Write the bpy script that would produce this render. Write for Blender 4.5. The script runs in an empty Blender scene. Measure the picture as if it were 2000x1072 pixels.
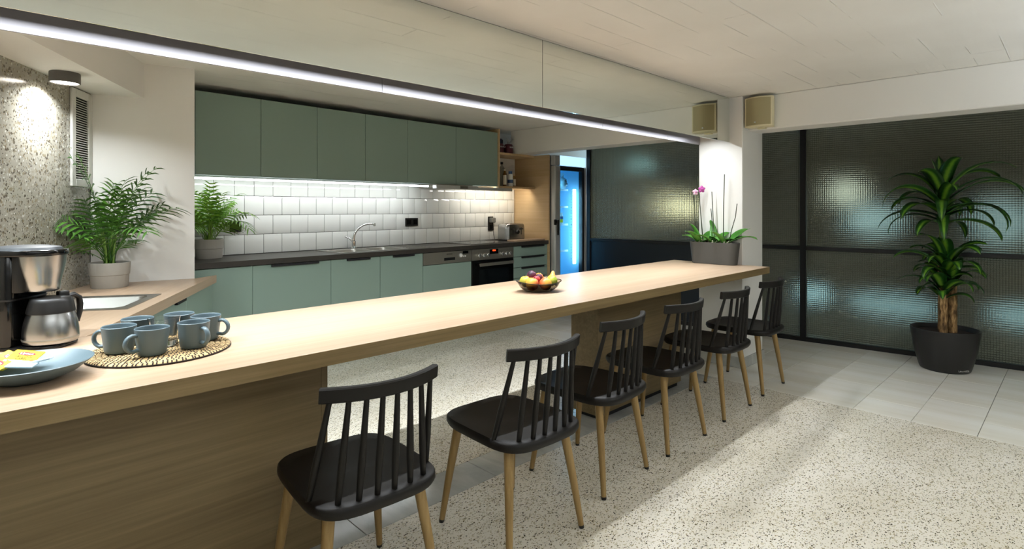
import bpy, bmesh, math, random
from mathutils import Vector, Matrix, Euler
R = math.radians
SC = bpy.context.scene
COL = SC.collection
random.seed(7)

# ------------------------------------------------------------------ camera, world, lights, exposure
ANG = math.atan2(1113, 1090)                      # bar direction, right of the optical axis
PHI = R(2.6)                                      # kitchen run turned against the bar
cam = bpy.data.cameras.new('camera')
cam.sensor_width = 36.0; cam.lens = 1090 / 2000 * 36.0
cam.shift_y = (406 - 536) / 2000.0
cam.clip_start = 0.02
co = bpy.data.objects.new('camera', cam); COL.objects.link(co)
co.location = (0, 0, 1.30)
co.rotation_euler = (R(90), 0, ANG - R(90))
SC.camera = co

SC.view_settings.view_transform = 'Standard'
SC.view_settings.look = 'None'
SC.view_settings.gamma = 1.0
SC.view_settings.use_curve_mapping = False
SC.view_settings.exposure = 0.22
SC.cycles.max_bounces = 9; SC.cycles.diffuse_bounces = 5; SC.cycles.glossy_bounces = 4; SC.cycles.transmission_bounces = 9
SC.cycles.caustics_reflective = False; SC.cycles.caustics_refractive = False

w = bpy.data.worlds.new('world'); SC.world = w; w.use_nodes = True
w.node_tree.nodes['Background'].inputs[0].default_value = (0.55, 0.7, 1.0, 1)
w.node_tree.nodes['Background'].inputs[1].default_value = 0.25


def light(name, kind, loc, power, color=(1, 1, 1), rot=(0, 0, 0), **kw):
    d = bpy.data.lights.new(name, kind); d.energy = power; d.color = color
    for k, v in kw.items(): setattr(d, k, v)
    o = bpy.data.objects.new(name, d); COL.objects.link(o)
    o.location = loc; o.rotation_euler = rot
    return o


COOL = (0.93, 0.97, 1.0); WARM = (1.0, 0.90, 0.76); NEUT = (1.0, 0.95, 0.87)
# LED line in the slot behind the mirror, shining down on the bar
light('slot_led', 'AREA', (1.72, 2.1425, 1.890), 45, (0.92, 0.965, 1.0), (0, 0, 0), shape='RECTANGLE', size=5.2, size_y=0.022, spread=R(172))
light('slot_led_lens', 'AREA', (1.66, 2.1425, 1.8895), 23, (0.92, 0.965, 1.0), (0, 0, 0), shape='RECTANGLE', size=5.1, size_y=0.02, spread=R(80))
# added fill lamps, unseen behind the camera: most light goes up to the ceiling
for x in (0.0, 3.3):
    light('fill_uplight', 'AREA', (x, -1.0, 1.72), 46, (0.87, 0.935, 1.0), (R(180), 0, 0), shape='RECTANGLE', size=2.4, size_y=0.08)
    light('fill_downlight', 'AREA', (x, -1.0, 1.70), 4, (0.87, 0.935, 1.0), (0, 0, 0), shape='RECTANGLE', size=2.4, size_y=0.08)
# the kitchen's own ceiling lamp near its left end is the downlight built below

# ------------------------------------------------------------------ materials
MATS = {}


def lin(h):
    h = h.lstrip('#'); c = [int(h[i:i + 2], 16) / 255 for i in (0, 2, 4)]
    return tuple(x / 12.92 if x <= 0.04045 else ((x + 0.055) / 1.055) ** 2.4 for x in c) + (1,)


def mat(name, col='#808080', rough=0.5, metal=0.0, spec=0.5, emit=None, estr=0.0, trans=0.0, ior=1.45, coat=0.0, alpha=1.0):
    m = bpy.data.materials.new(name); m.use_nodes = True
    b = m.node_tree.nodes['Principled BSDF']
    b.inputs['Base Color'].default_value = lin(col) if isinstance(col, str) else col
    b.inputs['Roughness'].default_value = rough; b.inputs['Metallic'].default_value = metal
    b.inputs['Specular IOR Level'].default_value = spec; b.inputs['IOR'].default_value = ior
    b.inputs['Transmission Weight'].default_value = trans; b.inputs['Coat Weight'].default_value = coat
    b.inputs['Alpha'].default_value = alpha
    if emit:
        b.inputs['Emission Color'].default_value = lin(emit); b.inputs['Emission Strength'].default_value = estr
    MATS[name] = m
    return m


def N(m, kind, **kw):
    n = m.node_tree.nodes.new(kind)
    for k, v in kw.items(): setattr(n, k, v)
    return n


def L(m, a, b): m.node_tree.links.new(a, b)


def bsdf(m): return m.node_tree.nodes['Principled BSDF']


def coords(m, scale=(1, 1, 1), rot=(0, 0, 0)):
    t = N(m, 'ShaderNodeTexCoord'); p = N(m, 'ShaderNodeMapping')
    p.inputs['Scale'].default_value = scale; p.inputs['Rotation'].default_value = rot
    L(m, t.outputs['Object'], p.inputs[0]); return p.outputs[0]


def noise(m, vec, scale, detail=3, rough=0.5, dist=0.0):
    n = N(m, 'ShaderNodeTexNoise'); n.inputs['Scale'].default_value = scale
    n.inputs['Detail'].default_value = detail; n.inputs['Roughness'].default_value = rough; n.inputs['Distortion'].default_value = dist
    L(m, vec, n.inputs['Vector']); return n.outputs['Fac']


def ramp(m, fac, stops):
    r = N(m, 'ShaderNodeValToRGB'); e = r.color_ramp.elements
    while len(e) < len(stops): e.new(0.5)
    for i, (p, c) in enumerate(stops):
        e[i].position = p; e[i].color = lin(c) if isinstance(c, str) else c
    L(m, fac, r.inputs[0]); return r.outputs[0]


def bump(m, h, strength=0.2, dist=0.01):
    b = N(m, 'ShaderNodeBump'); b.inputs['Strength'].default_value = strength; b.inputs['Distance'].default_value = dist
    L(m, h, b.inputs['Height']); L(m, b.outputs[0], bsdf(m).inputs['Normal']); return b


def mixc(m, fac, a, b):
    x = N(m, 'ShaderNodeMix', data_type='RGBA')
    if isinstance(fac, (int, float)): x.inputs[0].default_value = fac
    else: L(m, fac, x.inputs[0])
    for s, v in ((6, a), (7, b)):
        if isinstance(v, str): x.inputs[s].default_value = lin(v)
        else: L(m, v, x.inputs[s])
    return x.outputs[2]


def math_(m, op, a, b=None, clamp=False):
    n = N(m, 'ShaderNodeMath', operation=op, use_clamp=clamp)
    for i, v in enumerate((a, b)):
        if v is None: continue
        if isinstance(v, (int, float)): n.inputs[i].default_value = v
        else: L(m, v, n.inputs[i])
    return n.outputs[0]


def wood(name, c0, c1, c2, along='X', rough=0.45, grain=55.0):
    m = mat(name, c1, rough)
    s = {'X': (1.2, grain, grain), 'Y': (grain, 1.2, grain), 'Z': (grain, grain, 1.2)}[along]
    v = coords(m, s)
    f = noise(m, v, 1.0, 5, 0.65, 0.15)
    s2 = {'X': (0.5, 7, 7), 'Y': (7, 0.5, 7), 'Z': (7, 7, 0.5)}[along]
    f2 = noise(m, coords(m, s2), 1.0, 3, 0.5, 0.4)
    c = mixc(m, 0.35, ramp(m, f, ((0.32, c0), (0.5, c1), (0.68, c2))), ramp(m, f2, ((0.3, c0), (0.7, c2))))
    L(m, c, bsdf(m).inputs['Base Color']); bump(m, f, 0.08, 0.002)
    return m


def speckle(name, base, layers, rough=0.35, scale=(1, 1, 1), rot=(0, 0, 0)):
    """terrazzo: (voronoi scale, share of cells, chip radius, colour)"""
    m = mat(name, base[0], rough)
    v = coords(m, scale, rot)
    c = ramp(m, noise(m, v, 2.2, 4), ((0.35, base[0]), (0.65, base[1])))
    for k, (sc, share, rad, colr) in enumerate(layers):
        vo = N(m, 'ShaderNodeTexVoronoi'); vo.inputs['Scale'].default_value = sc
        vo.inputs['Randomness'].default_value = 1.0
        mp = N(m, 'ShaderNodeMapping'); mp.inputs['Location'].default_value = (3.1 * k, 1.7 * k, 0.37 * k); L(m, v, mp.inputs[0])
        nz = N(m, 'ShaderNodeTexNoise'); nz.inputs['Scale'].default_value = sc * 1.3; L(m, mp.outputs[0], nz.inputs['Vector'])
        ad = N(m, 'ShaderNodeMix', data_type='VECTOR'); ad.inputs[0].default_value = 0.6 / sc
        L(m, mp.outputs[0], ad.inputs[4]); 
        va = N(m, 'ShaderNodeVectorMath', operation='MULTIPLY_ADD'); va.inputs[1].default_value = (1.1 / sc,) * 3
        L(m, nz.outputs['Color'], va.inputs[0]); L(m, mp.outputs[0], va.inputs[2])
        L(m, va.outputs[0], vo.inputs['Vector'])
        sep = N(m, 'ShaderNodeSeparateColor'); L(m, vo.outputs['Color'], sep.inputs[0])
        pick = math_(m, 'LESS_THAN', sep.outputs[0], share)
        size = math_(m, 'MULTIPLY', sep.outputs[1], rad)
        ins = math_(m, 'LESS_THAN', vo.outputs['Distance'], size)
        f = math_(m, 'MULTIPLY', pick, ins)
        c = mixc(m, f, c, colr)
    L(m, c, bsdf(m).inputs['Base Color'])
    return m


M_WHITE = mat('white_paint', '#e4e3df', 0.75); bump(M_WHITE, noise(M_WHITE, coords(M_WHITE), 60, 3), 0.05, 0.002)
M_CEIL = mat('board_marked_concrete', '#e2ded6', 0.8)
_v = coords(M_CEIL)
_bk = N(M_CEIL, 'ShaderNodeTexBrick'); _bk.offset = 0.37
for k, val in (('Scale', 1.0), ('Mortar Size', 0.0035), ('Mortar Smooth', 0.6), ('Brick Width', 2.6), ('Row Height', 0.155)): _bk.inputs[k].default_value = val
_wob = N(M_CEIL, 'ShaderNodeVectorMath', operation='MULTIPLY_ADD'); _wob.inputs[1].default_value = (0.0, 0.012, 0.0)
_nn = N(M_CEIL, 'ShaderNodeTexNoise'); _nn.inputs['Scale'].default_value = 1.6; L(M_CEIL, _v, _nn.inputs['Vector'])
L(M_CEIL, _nn.outputs['Color'], _wob.inputs[0]); L(M_CEIL, _v, _wob.inputs[2]); L(M_CEIL, _wob.outputs[0], _bk.inputs['Vector'])
_brk = math_(M_CEIL, 'MULTIPLY', _bk.outputs['Fac'], ramp(M_CEIL, noise(M_CEIL, coords(M_CEIL, (2.5, 9, 1)), 1, 4), ((0.48, '#000000'), (0.62, '#ffffff'))))
_gr = noise(M_CEIL, coords(M_CEIL, (1.5, 60, 60)), 1, 4)
_h = math_(M_CEIL, 'ADD', _brk, math_(M_CEIL, 'MULTIPLY', _gr, 0.22))
bump(M_CEIL, _h, 0.7, 0.010)
L(M_CEIL, ramp(M_CEIL, noise(M_CEIL, _v, 1.1, 4), ((0.3, '#dddbd6'), (0.7, '#eae9e5'))), bsdf(M_CEIL).inputs['Base Color'])

M_TERR = speckle('terrazzo_floor', ('#ddd6c5', '#eae4d7'),
                 ((60, 0.5, 0.55, '#cfc6ae'), (85, 0.40, 0.5, '#b9b096'), (110, 0.40, 0.55, '#9c9070'), (105, 0.20, 0.58, '#5c5138'), (140, 0.17, 0.6, '#332c1e')), 0.22, (1, 1.6, 1), (0, 0, R(25)))
M_STONE = speckle('pebble_terrazzo_wall', ('#8f8c80', '#a5a296'),
                  ((52, 0.45, 0.5, '#b5b2a6'), (62, 0.34, 0.55, '#857b66'), (66, 0.30, 0.58, '#5b5447'), (105, 0.40, 0.6, '#8b8371'), (110, 0.25, 0.6, '#48423a'), (85, 0.14, 0.5, '#cfcdc5')), 0.16)
M_MARBLE = mat('grey_marble', '#b9bab5', 0.12)
L(M_MARBLE, ramp(M_MARBLE, noise(M_MARBLE, coords(M_MARBLE, (3, 1, 1)), 2.5, 6, 0.6, 0.6), ((0.3, '#a4a6a2'), (0.55, '#bdbeb9'), (0.75, '#cfcfc9'))), bsdf(M_MARBLE).inputs['Base Color'])
M_FTILE = mat('cream_floor_tile', '#e6e2d6', 0.2)
_f = noise(M_FTILE, coords(M_FTILE, (5, 0.7, 1)), 1.3, 4, 0.55, 0.3)
L(M_FTILE, ramp(M_FTILE, _f, ((0.3, '#dfd9c9'), (0.5, '#eae7dd'), (0.72, '#efede6'))), bsdf(M_FTILE).inputs['Base Color'])
M_GROUT = mat('floor_grout', '#8f897a', 0.9)
M_WGROUT = mat('dark_tile_grout', '#4b473f', 0.9)
M_WTILE = mat('glazed_white_tile', '#d9dad4', 0.1, coat=0.3)
bump(M_WTILE, noise(M_WTILE, coords(M_WTILE), 9, 2), 0.12, 0.01)

M_OAK = wood('light_oak', '#a98d72', '#b39a80', '#bca58d', 'X', 0.33)
M_OAKSHADE = wood('shaded_oak_panel', '#6b5a3d', '#7c6a4a', '#8c7a58', 'X')  # same oak as the bar top, with the shade beneath put into its colour
M_OAKV = wood('oak_panel_cross', '#c0a277', '#c9ad83', '#d2b78f', 'Y', grain=40)
M_LEG = wood('oak_chair_leg', '#7f653b', '#927649', '#a18657', 'Z', grain=90)
M_GREEN = mat('sage_green_laminate', '#8ba196', 0.42)
M_GREEND = mat('green_carcass', '#72857d', 0.5)
M_BLACKTOP = mat('black_worktop', '#3a3631', 0.38)
bump(M_BLACKTOP, noise(M_BLACKTOP, coords(M_BLACKTOP), 160, 2), 0.08, 0.002)
M_BLACK = mat('matt_black', '#17161a', 0.55)
M_BLKPL = mat('black_plastic', '#141312', 0.42)
M_CHAIR = mat('black_chair_plastic', '#13100d', 0.5, spec=0.35); bump(M_CHAIR, noise(M_CHAIR, coords(M_CHAIR), 500, 1), 0.06, 0.001)
M_GLOSSBLK = mat('gloss_black', '#0a0a0a', 0.12)
M_STEEL = mat('brushed_steel', '#98968f', 0.34, 1.0)
_fs = noise(M_STEEL, coords(M_STEEL, (2, 2, 160)), 1, 3); bump(M_STEEL, _fs, 0.05, 0.001)
M_STEELV = mat('brushed_steel_vertical', '#a3a3a2', 0.26, 1.0)
bump(M_STEELV, noise(M_STEELV, coords(M_STEELV, (180, 180, 2)), 1, 3), 0.05, 0.001)
M_STEELM = mat('satin_steel', '#a39f94', 0.4, 0.85)
M_CHROME = mat('chrome', '#dcdcdc', 0.06, 1.0)
M_ALU = mat('aluminium', '#c4c5c3', 0.38, 0.35)
M_MIRROR = mat('mirror', '#e8eee9', 0.03, 1.0)
M_MIRBACK = mat('mirror_back', '#0d0d0e', 0.8)
M_NAVY = mat('navy_panel', '#0e1720', 0.4)
M_FRAME = mat('black_steel_frame', '#0b0b0e', 0.45)
M_PLATE = mat('slate_blue_stoneware', '#586970', 0.42)
M_POTC = mat('grey_concrete_pot', '#a39f96', 0.8); bump(M_POTC, noise(M_POTC, coords(M_POTC), 90, 3), 0.15, 0.003)
M_SOIL = mat('soil', '#2a2018', 0.95)
M_PLANTER = mat('anthracite_planter', '#4f4f4c', 0.5)
M_POTB = mat('black_pot', '#222120', 0.4)
M_SPK = mat('beige_speaker', '#d6cfae', 0.55)
M_SPKG = mat('speaker_grille', '#a39a76', 0.65); bump(M_SPKG, noise(M_SPKG, coords(M_SPKG), 700, 1), 0.2, 0.002)
M_VENT = mat('vent_white', '#cfcfc9', 0.5)
M_DARK = mat('void_black', '#080808', 0.9)
M_LAMPB = mat('lamp_grey', '#55524e', 0.5)
M_LAMPE = mat('lamp_glow', '#ffffff', 0.5, emit='#fff6e8', estr=14)
M_LEDE = mat('led_glow', '#ffffff', 0.5, emit='#f4f8ff', estr=9)
M_LEDB = mat('fridge_led_glow', '#ffffff', 0.5, emit='#a9e2ff', estr=7)
M_HEAD = mat('fridge_header_glow', '#ffffff', 0.5, emit='#a8d8ff', estr=1.15)
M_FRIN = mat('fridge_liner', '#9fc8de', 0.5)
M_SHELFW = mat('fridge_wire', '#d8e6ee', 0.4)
M_WHITEPL = mat('white_plastic', '#e2e2de', 0.4)
M_GLASS = mat('clear_glass', '#ffffff', 0.02, trans=1.0, ior=1.45)
M_DOORG = mat('fridge_door_glass', '#ffffff', 0.02, trans=1.0, ior=1.05)
M_SMOKE = mat('smoked_glass', '#bdb8ae', 0.05, trans=1.0, ior=1.12)
M_TWIG = mat('dark_stake', '#2b3420', 0.6)
M_TRUNK = mat('dracaena_bark', '#8a6b45', 0.85)
_tb = noise(M_TRUNK, coords(M_TRUNK, (30, 30, 8)), 2, 5)
L(M_TRUNK, ramp(M_TRUNK, _tb, ((0.35, '#4d3820'), (0.55, '#94744a'), (0.7, '#c9a574'))), bsdf(M_TRUNK).inputs['Base Color']); bump(M_TRUNK, _tb, 0.6, 0.01)


def leafmat(name, c0, c1, rough=0.4):
    m = mat(name, c0, rough)
    oi = N(m, 'ShaderNodeObjectInfo')
    f = math_(m, 'ADD', math_(m, 'MULTIPLY', oi.outputs['Random'], 0.7), math_(m, 'MULTIPLY', noise(m, coords(m), 9, 2), 0.3))
    L(m, ramp(m, f, ((0.15, c0), (0.85, c1))), bsdf(m).inputs['Base Color'])
    bsdf(m).inputs['Subsurface Weight'].default_value = 0.0
    return m


M_PALM = leafmat('palm_leaf', '#264c17', '#4f7f26')
M_PALML = leafmat('palm_leaf_bright', '#47781e', '#86b03a')
M_STEM = mat('palm_stem', '#6d8a3c', 0.5)
M_ORCH = leafmat('orchid_leaf', '#3f7a2e', '#5f9a41', 0.35)
M_PETAL = mat('orchid_petal', '#a8488f', 0.5)
M_PETALP = mat('orchid_petal_pale', '#e3b9cc', 0.5)
M_ROOT = mat('orchid_root', '#b7ae95', 0.7)
# dracaena leaf: yellow-green band along the midrib
M_DRAC = mat('dracaena_leaf', '#2a5a1e', 0.35)
_uv = N(M_DRAC, 'ShaderNodeUVMap'); _sx = N(M_DRAC, 'ShaderNodeSeparateXYZ'); L(M_DRAC, _uv.outputs[0], _sx.inputs[0])
_d = math_(M_DRAC, 'ABSOLUTE', math_(M_DRAC, 'SUBTRACT', _sx.outputs[0], 0.5))
_d = math_(M_DRAC, 'ADD', _d, math_(M_DRAC, 'MULTIPLY', math_(M_DRAC, 'SUBTRACT', noise(M_DRAC, coords(M_DRAC), 30, 2), 0.5), 0.12))
L(M_DRAC, ramp(M_DRAC, _d, ((0.05, '#6f9a2e'), (0.15, '#477a24'), (0.23, '#1d4516'))), bsdf(M_DRAC).inputs['Base Color'])
# cross-reeded glass
M_REED = mat('cross_reeded_glass', '#8b8d78', 0.2, trans=0.58, ior=1.5)
_o = N(M_REED, 'ShaderNodeTexCoord'); _sp = N(M_REED, 'ShaderNodeSeparateXYZ'); L(M_REED, _o.outputs['Object'], _sp.inputs[0])
_wx = math_(M_REED, 'ABSOLUTE', math_(M_REED, 'SINE', math_(M_REED, 'MULTIPLY', _sp.outputs[0], math.pi / 0.019)))
_wz = math_(M_REED, 'ABSOLUTE', math_(M_REED, 'SINE', math_(M_REED, 'MULTIPLY', _sp.outputs[2], math.pi / 0.019)))
bump(M_REED, math_(M_REED, 'ADD', _wx, _wz), 0.9, 0.005)
# woven mat: pale straw bound with dark thread
M_STRAW = mat('straw_coil', '#bfa272', 0.8)
M_THREAD = mat('dark_thread', '#241a12', 0.8)
M_TEAY = mat('tea_yellow', '#f0cf1e', 0.5)
M_TEAB = mat('tea_pale_blue', '#cfdfe6', 0.5)
M_RED = mat('print_red', '#b5232b', 0.5)
M_PRWHITE = mat('print_white', '#f2f2f2', 0.5)
M_PRBLACK = mat('print_black', '#181510', 0.5)
M_ORANGE = mat('print_orange', '#d9661c', 0.5)
M_DIGIT = mat('display_digits', '#ff5a28', 0.5, emit='#ff4a1c', estr=3)


def fruitmat(name, c0, c1, c2):
    m = mat(name, c1, 0.45); f = noise(m, coords(m), 14, 3)
    g = N(m, 'ShaderNodeTexCoord'); s = N(m, 'ShaderNodeSeparateXYZ'); L(m, g.outputs['Object'], s.inputs[0])
    f = math_(m, 'ADD', f, math_(m, 'MULTIPLY', s.outputs[0], 7.0))
    L(m, ramp(m, f, ((0.3, c0), (0.5, c1), (0.75, c2))), bsdf(m).inputs['Base Color']); return m


M_PEACH = fruitmat('peach_skin', '#d9a03e', '#d9773c', '#b5402f')
M_YEL = fruitmat('yellow_skin', '#b9b03e', '#dcae48', '#d98a3e')
M_PLUM = fruitmat('plum_skin', '#3a1f33', '#5f2b3f', '#7e3548')
M_PLUMR = fruitmat('red_plum_skin', '#7e2438', '#a83a40', '#c25a4a')
M_PEARG = fruitmat('green_pear_skin', '#7f9424', '#a0ae34', '#bdb44c')
M_PEARY = fruitmat('yellow_pear_skin', '#cf9f42', '#d68e4e', '#c9644a')


# ------------------------------------------------------------------ mesh helpers
class B:
    def __init__(s): s.bm = bmesh.new(); s.uv = None

    def _merge(s, t):
        me = bpy.data.meshes.new('t'); t.to_mesh(me); t.free(); s.bm.from_mesh(me); bpy.data.meshes.remove(me); return s

    def box(s, x0, x1, y0, y1, z0, z1, bev=0.0, seg=1):
        t = bmesh.new(); bmesh.ops.create_cube(t, size=1.0)
        for v in t.verts: v.co = Vector(((x0 + x1) / 2 + v.co.x * (x1 - x0), (y0 + y1) / 2 + v.co.y * (y1 - y0), (z0 + z1) / 2 + v.co.z * (z1 - z0)))
        if bev > 0: bmesh.ops.bevel(t, geom=list(t.edges), offset=bev, segments=seg, affect='EDGES', profile=0.5)
        return s._merge(t)

    def prism(s, poly, z0, z1, bev=0.0, seg=2):
        t = bmesh.new()
        lo = [t.verts.new((x, y, z0)) for x, y in poly]; hi = [t.verts.new((x, y, z1)) for x, y in poly]
        t.faces.new(lo[::-1]); t.faces.new(hi); n = len(poly)
        for i in range(n): t.faces.new((lo[i], lo[(i + 1) % n], hi[(i + 1) % n], hi[i]))
        bmesh.ops.recalc_face_normals(t, faces=t.faces)
        if bev > 0:
            es = [e for e in t.edges if abs(e.verts[0].co.z - e.verts[1].co.z) < 1e-6]
            bmesh.ops.bevel(t, geom=es, offset=bev, segments=seg, affect='EDGES', profile=0.5)
        return s._merge(t)

    def rings(s, rings, cap0=True, cap1=True, closed=True):
        vs = [[s.bm.verts.new(p) for p in r] for r in rings]; n = len(vs[0])
        for a, b in zip(vs, vs[1:]):
            for i in range(n if closed else n - 1):
                j = (i + 1) % n
                try: s.bm.faces.new((a[i], a[j], b[j], b[i]))
                except ValueError: pass
        if cap0 and n > 2: s.bm.faces.new(vs[0][::-1])
        if cap1 and n > 2: s.bm.faces.new(vs[-1])
        return s

    def lathe(s, prof, seg=32, c=(0, 0), sx=1.0, sy=1.0, cap0=False, cap1=False):
        rs = [[(c[0] + r * sx * math.cos(2 * math.pi * i / seg), c[1] + r * sy * math.sin(2 * math.pi * i / seg), z) for i in range(seg)] for r, z in prof]
        return s.rings(rs, cap0, cap1)

    def tube(s, pts, rad, seg=8, flat=None, up=(0, 0, 1)):
        pts = [Vector(p) for p in pts]; n = len(pts)
        if not isinstance(rad, (list, tuple)): rad = [rad] * n
        rs = []; prev = None
        for i, p in enumerate(pts):
            d = (pts[min(i + 1, n - 1)] - pts[max(i - 1, 0)]).normalized()
            if prev is None:
                a = Vector(up); a = a if abs(a.dot(d)) < 0.95 else Vector((1, 0, 0))
                x = d.cross(a).normalized()
            else: x = (prev - d * prev.dot(d)).normalized()
            prev = x; y = d.cross(x)
            f = flat or 1.0
            rs.append([p + (x * math.cos(2 * math.pi * k / seg) + y * math.sin(2 * math.pi * k / seg) * f) * rad[i] for k in range(seg)])
        return s.rings(rs)

    def sphere(s, c, r, sc=(1, 1, 1), seg=16, ring=10):
        t = bmesh.new(); bmesh.ops.create_uvsphere(t, u_segments=seg, v_segments=ring, radius=r)
        for v in t.verts: v.co = Vector((c[0] + v.co.x * sc[0], c[1] + v.co.y * sc[1], c[2] + v.co.z * sc[2]))
        return s._merge(t)

    def face(s, pts): s.bm.faces.new([s.bm.verts.new(p) for p in pts]); return s


def rrect(x0, x1, y0, y1, r, n=5):
    out = []
    for cx, cy, a0 in ((x1 - r, y1 - r, 0), (x0 + r, y1 - r, 90), (x0 + r, y0 + r, 180), (x1 - r, y0 + r, 270)):
        for i in range(n + 1):
            a = R(a0 + 90 * i / n); out.append((cx + r * math.cos(a), cy + r * math.sin(a)))
    return out


FR = {'W': (Vector((0, 0, 0)), 0.0), 'K': (Vector((0, 0, 0)), PHI),
      'S': (Vector((0.537, 4.184, 0)), R(61.3)), 'G': (Vector((5.83, 2.192, 0)), math.atan2(-0.993, 0.116))}
ORG = {}


def place(o, frame, origin):
    base, a = FR[frame]; c, s = math.cos(a), math.sin(a); x, y, z = origin
    o.location = base + Vector((x * c - y * s, x * s + y * c, z)); o.rotation_euler = (0, 0, a)
    ORG[o.name] = Vector(origin)


def tag(o, label=None, cat=None, group=None, kind=None):
    if label: o['label'] = label
    if cat: o['category'] = cat
    if group: o['group'] = group
    if kind: o['kind'] = kind
    return o


def thing(name, label, cat, frame='W', origin=(0, 0, 0), group=None, kind=None):
    o = bpy.data.objects.new(name, None); o.empty_display_size = 0.05; COL.objects.link(o)
    place(o, frame, origin); return tag(o, label, cat, group, kind)


def mesh(name, b, m, smooth=None):
    bm = b.bm if isinstance(b, B) else b
    bmesh.ops.recalc_face_normals(bm, faces=bm.faces)
    me = bpy.data.meshes.new(name); bm.to_mesh(me); bm.free()
    if m: me.materials.append(m)
    if smooth is not None:
        me.polygons.foreach_set('use_smooth', [True] * len(me.polygons)); me.set_sharp_from_angle(angle=R(smooth))
    return me


def part(name, b, m, parent, smooth=None, label=None, kind=None):
    """b is in the coordinates of the parent's frame"""
    org = ORG.get(parent.name, Vector((0, 0, 0)))
    if org.length: bmesh.ops.translate(b.bm, verts=b.bm.verts, vec=-org)
    o = bpy.data.objects.new(name, mesh(name, b, m, smooth)); COL.objects.link(o); o.parent = parent
    ORG[o.name] = org
    if label: o['label'] = label
    if kind: o['kind'] = kind
    return o


def solo(name, b, m, label, cat, frame='W', origin=(0, 0, 0), smooth=None, group=None, kind=None):
    bmesh.ops.translate(b.bm, verts=b.bm.verts, vec=-Vector(origin))
    o = bpy.data.objects.new(name, mesh(name, b, m, smooth)); COL.objects.link(o)
    place(o, frame, origin); return tag(o, label, cat, group, kind)


def struct(name, b, m, frame='W', origin=(0, 0, 0), label=None, smooth=None):
    return solo(name, b, m, label, None, frame, origin, smooth, kind='structure')


def text(body, size, loc, rot, m, parent, name='lettering', ext=0.0003, align='CENTER'):
    c = bpy.data.curves.new(name, 'FONT'); c.body = body; c.size = size; c.extrude = ext; c.align_x = align; c.align_y = 'CENTER'
    tmp = bpy.data.objects.new(name, c); me = bpy.data.meshes.new_from_object(tmp); bpy.data.objects.remove(tmp); bpy.data.curves.remove(c)
    me.materials.clear(); me.materials.append(m); o = bpy.data.objects.new(name, me); COL.objects.link(o); o.parent = parent
    o.location = Vector(loc) - ORG.get(parent.name, Vector((0, 0, 0))); o.rotation_euler = rot
    return o


def dup(root, loc=None, rz=None, label=None, group=None, cat=None):
    def cp(o, par):
        c = o.copy(); COL.objects.link(c); c.parent = par
        for ch in list(o.children): cp(ch, c)
        return c
    r = cp(root, None)
    if loc is not None: r.location = loc
    if rz is not None: r.rotation_euler = (0, 0, rz)
    if label: r['label'] = label
    if group: r['group'] = group
    return r


# ------------------------------------------------------------------ the room
CE = 2.205                                         # ceiling height
BZ = 0.84                                          # bar top
KZ = 0.918                                         # kitchen worktop top
VW = 4.74                                          # kitchen wall
fl = struct('floor', B().box(-4.5, 9.2, -3.6, 6.0, -0.12, -0.012), M_GROUT, label='pale terrazzo floor with marble strip and cream tiles')
part('terrazzo_field', B().box(-4.5, 4.112, -3.6, 1.988, -0.012, 0, 0.001), M_TERR, fl)
part('terrazzo_field', B().box(-1.5, 4.20, 2.208, 4.75, -0.012, 0, 0.001), M_TERR, fl)
x = -1.66
while x < 4.1:
    part('marble_slab', B().box(x + 0.0015, min(x + 0.70, 4.112) - 0.0015, 1.9905, 2.2055, -0.012, 0, 0.001), M_MARBLE, fl); x += 0.70
ys = [0.417 + 0.312 * k for k in range(-11, 16)]
tile_me = {}
for k, y in enumerate(ys[:-1]):
    xs = [4.115, 4.735, 5.355, 6.1] if k % 2 else [4.115, 4.42, 5.04, 5.66, 6.1]
    if y > 2.1: xs[0] = 4.203
    for a, b_ in zip(xs, xs[1:]):
        key = round(b_ - a, 3)
        if key not in tile_me:
            tile_me[key] = mesh('tile', B().box(0.0012, key - 0.0012, 0.0015, 0.3105, -0.012, 0, 0.0012), M_FTILE)
        o = bpy.data.objects.new('tile', tile_me[key]); COL.objects.link(o); o.parent = fl; o.location = (a, y, 0)

struct('ceiling', B().box(-4.5, 9.2, -3.6, 6.0, CE, CE + 0.15), M_CEIL, label='white painted board-marked concrete ceiling')
struct('wall_rear', B().box(-4.5, 9.2, -3.6, -3.5, 0, CE), M_WHITE, label='white wall behind the photographer')
struct('wall_right', B().box(9.0, 9.2, -3.5, 6.0, 0, CE), mat('dim_room_wall', '#5a5f5a', 0.9), label='far wall of the dark room behind the reeded glass')

# kitchen wall with its tiles
wb = struct('wall_back', B().box(-1.2, 9.0, VW, VW + 0.15, 0, CE), M_WHITE, 'K', label='kitchen wall tiled in white squares between counter and cabinets')
part('grout_bed', B().box(1.30, 5.11, VW - 0.004, VW, KZ, 1.56), M_WGROUT, wb)
TP = 0.1573; TH = 0.1592
full = mesh('tile', B().box(0.0016, TP - 0.0016, -0.007, 0.0, 0.0016, TH - 0.0016, 0.0018, 2), M_WTILE, 40)
for r in range(4):
    z0 = 0.921 + r * TH; off = 2.009 + (0 if r % 2 == 0 else TP / 2)
    k = -6
    while True:
        u0 = off + k * TP; k += 1
        if u0 < 1.30: continue
        if u0 > 5.10: break
        if u0 + TP > 5.112: me = mesh('tile', B().box(0.0016, 5.11 - u0, -0.007, 0.0, 0.0016, TH - 0.0016, 0.0018, 2), M_WTILE, 40)
        else: me = full
        o = bpy.data.objects.new('tile', me); COL.objects.link(o); o.parent = wb; o.location = (u0, VW - 0.004, z0)
        o.rotation_euler = (random.uniform(-0.006, 0.006), 0, random.uniform(-0.008, 0.008))

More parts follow.
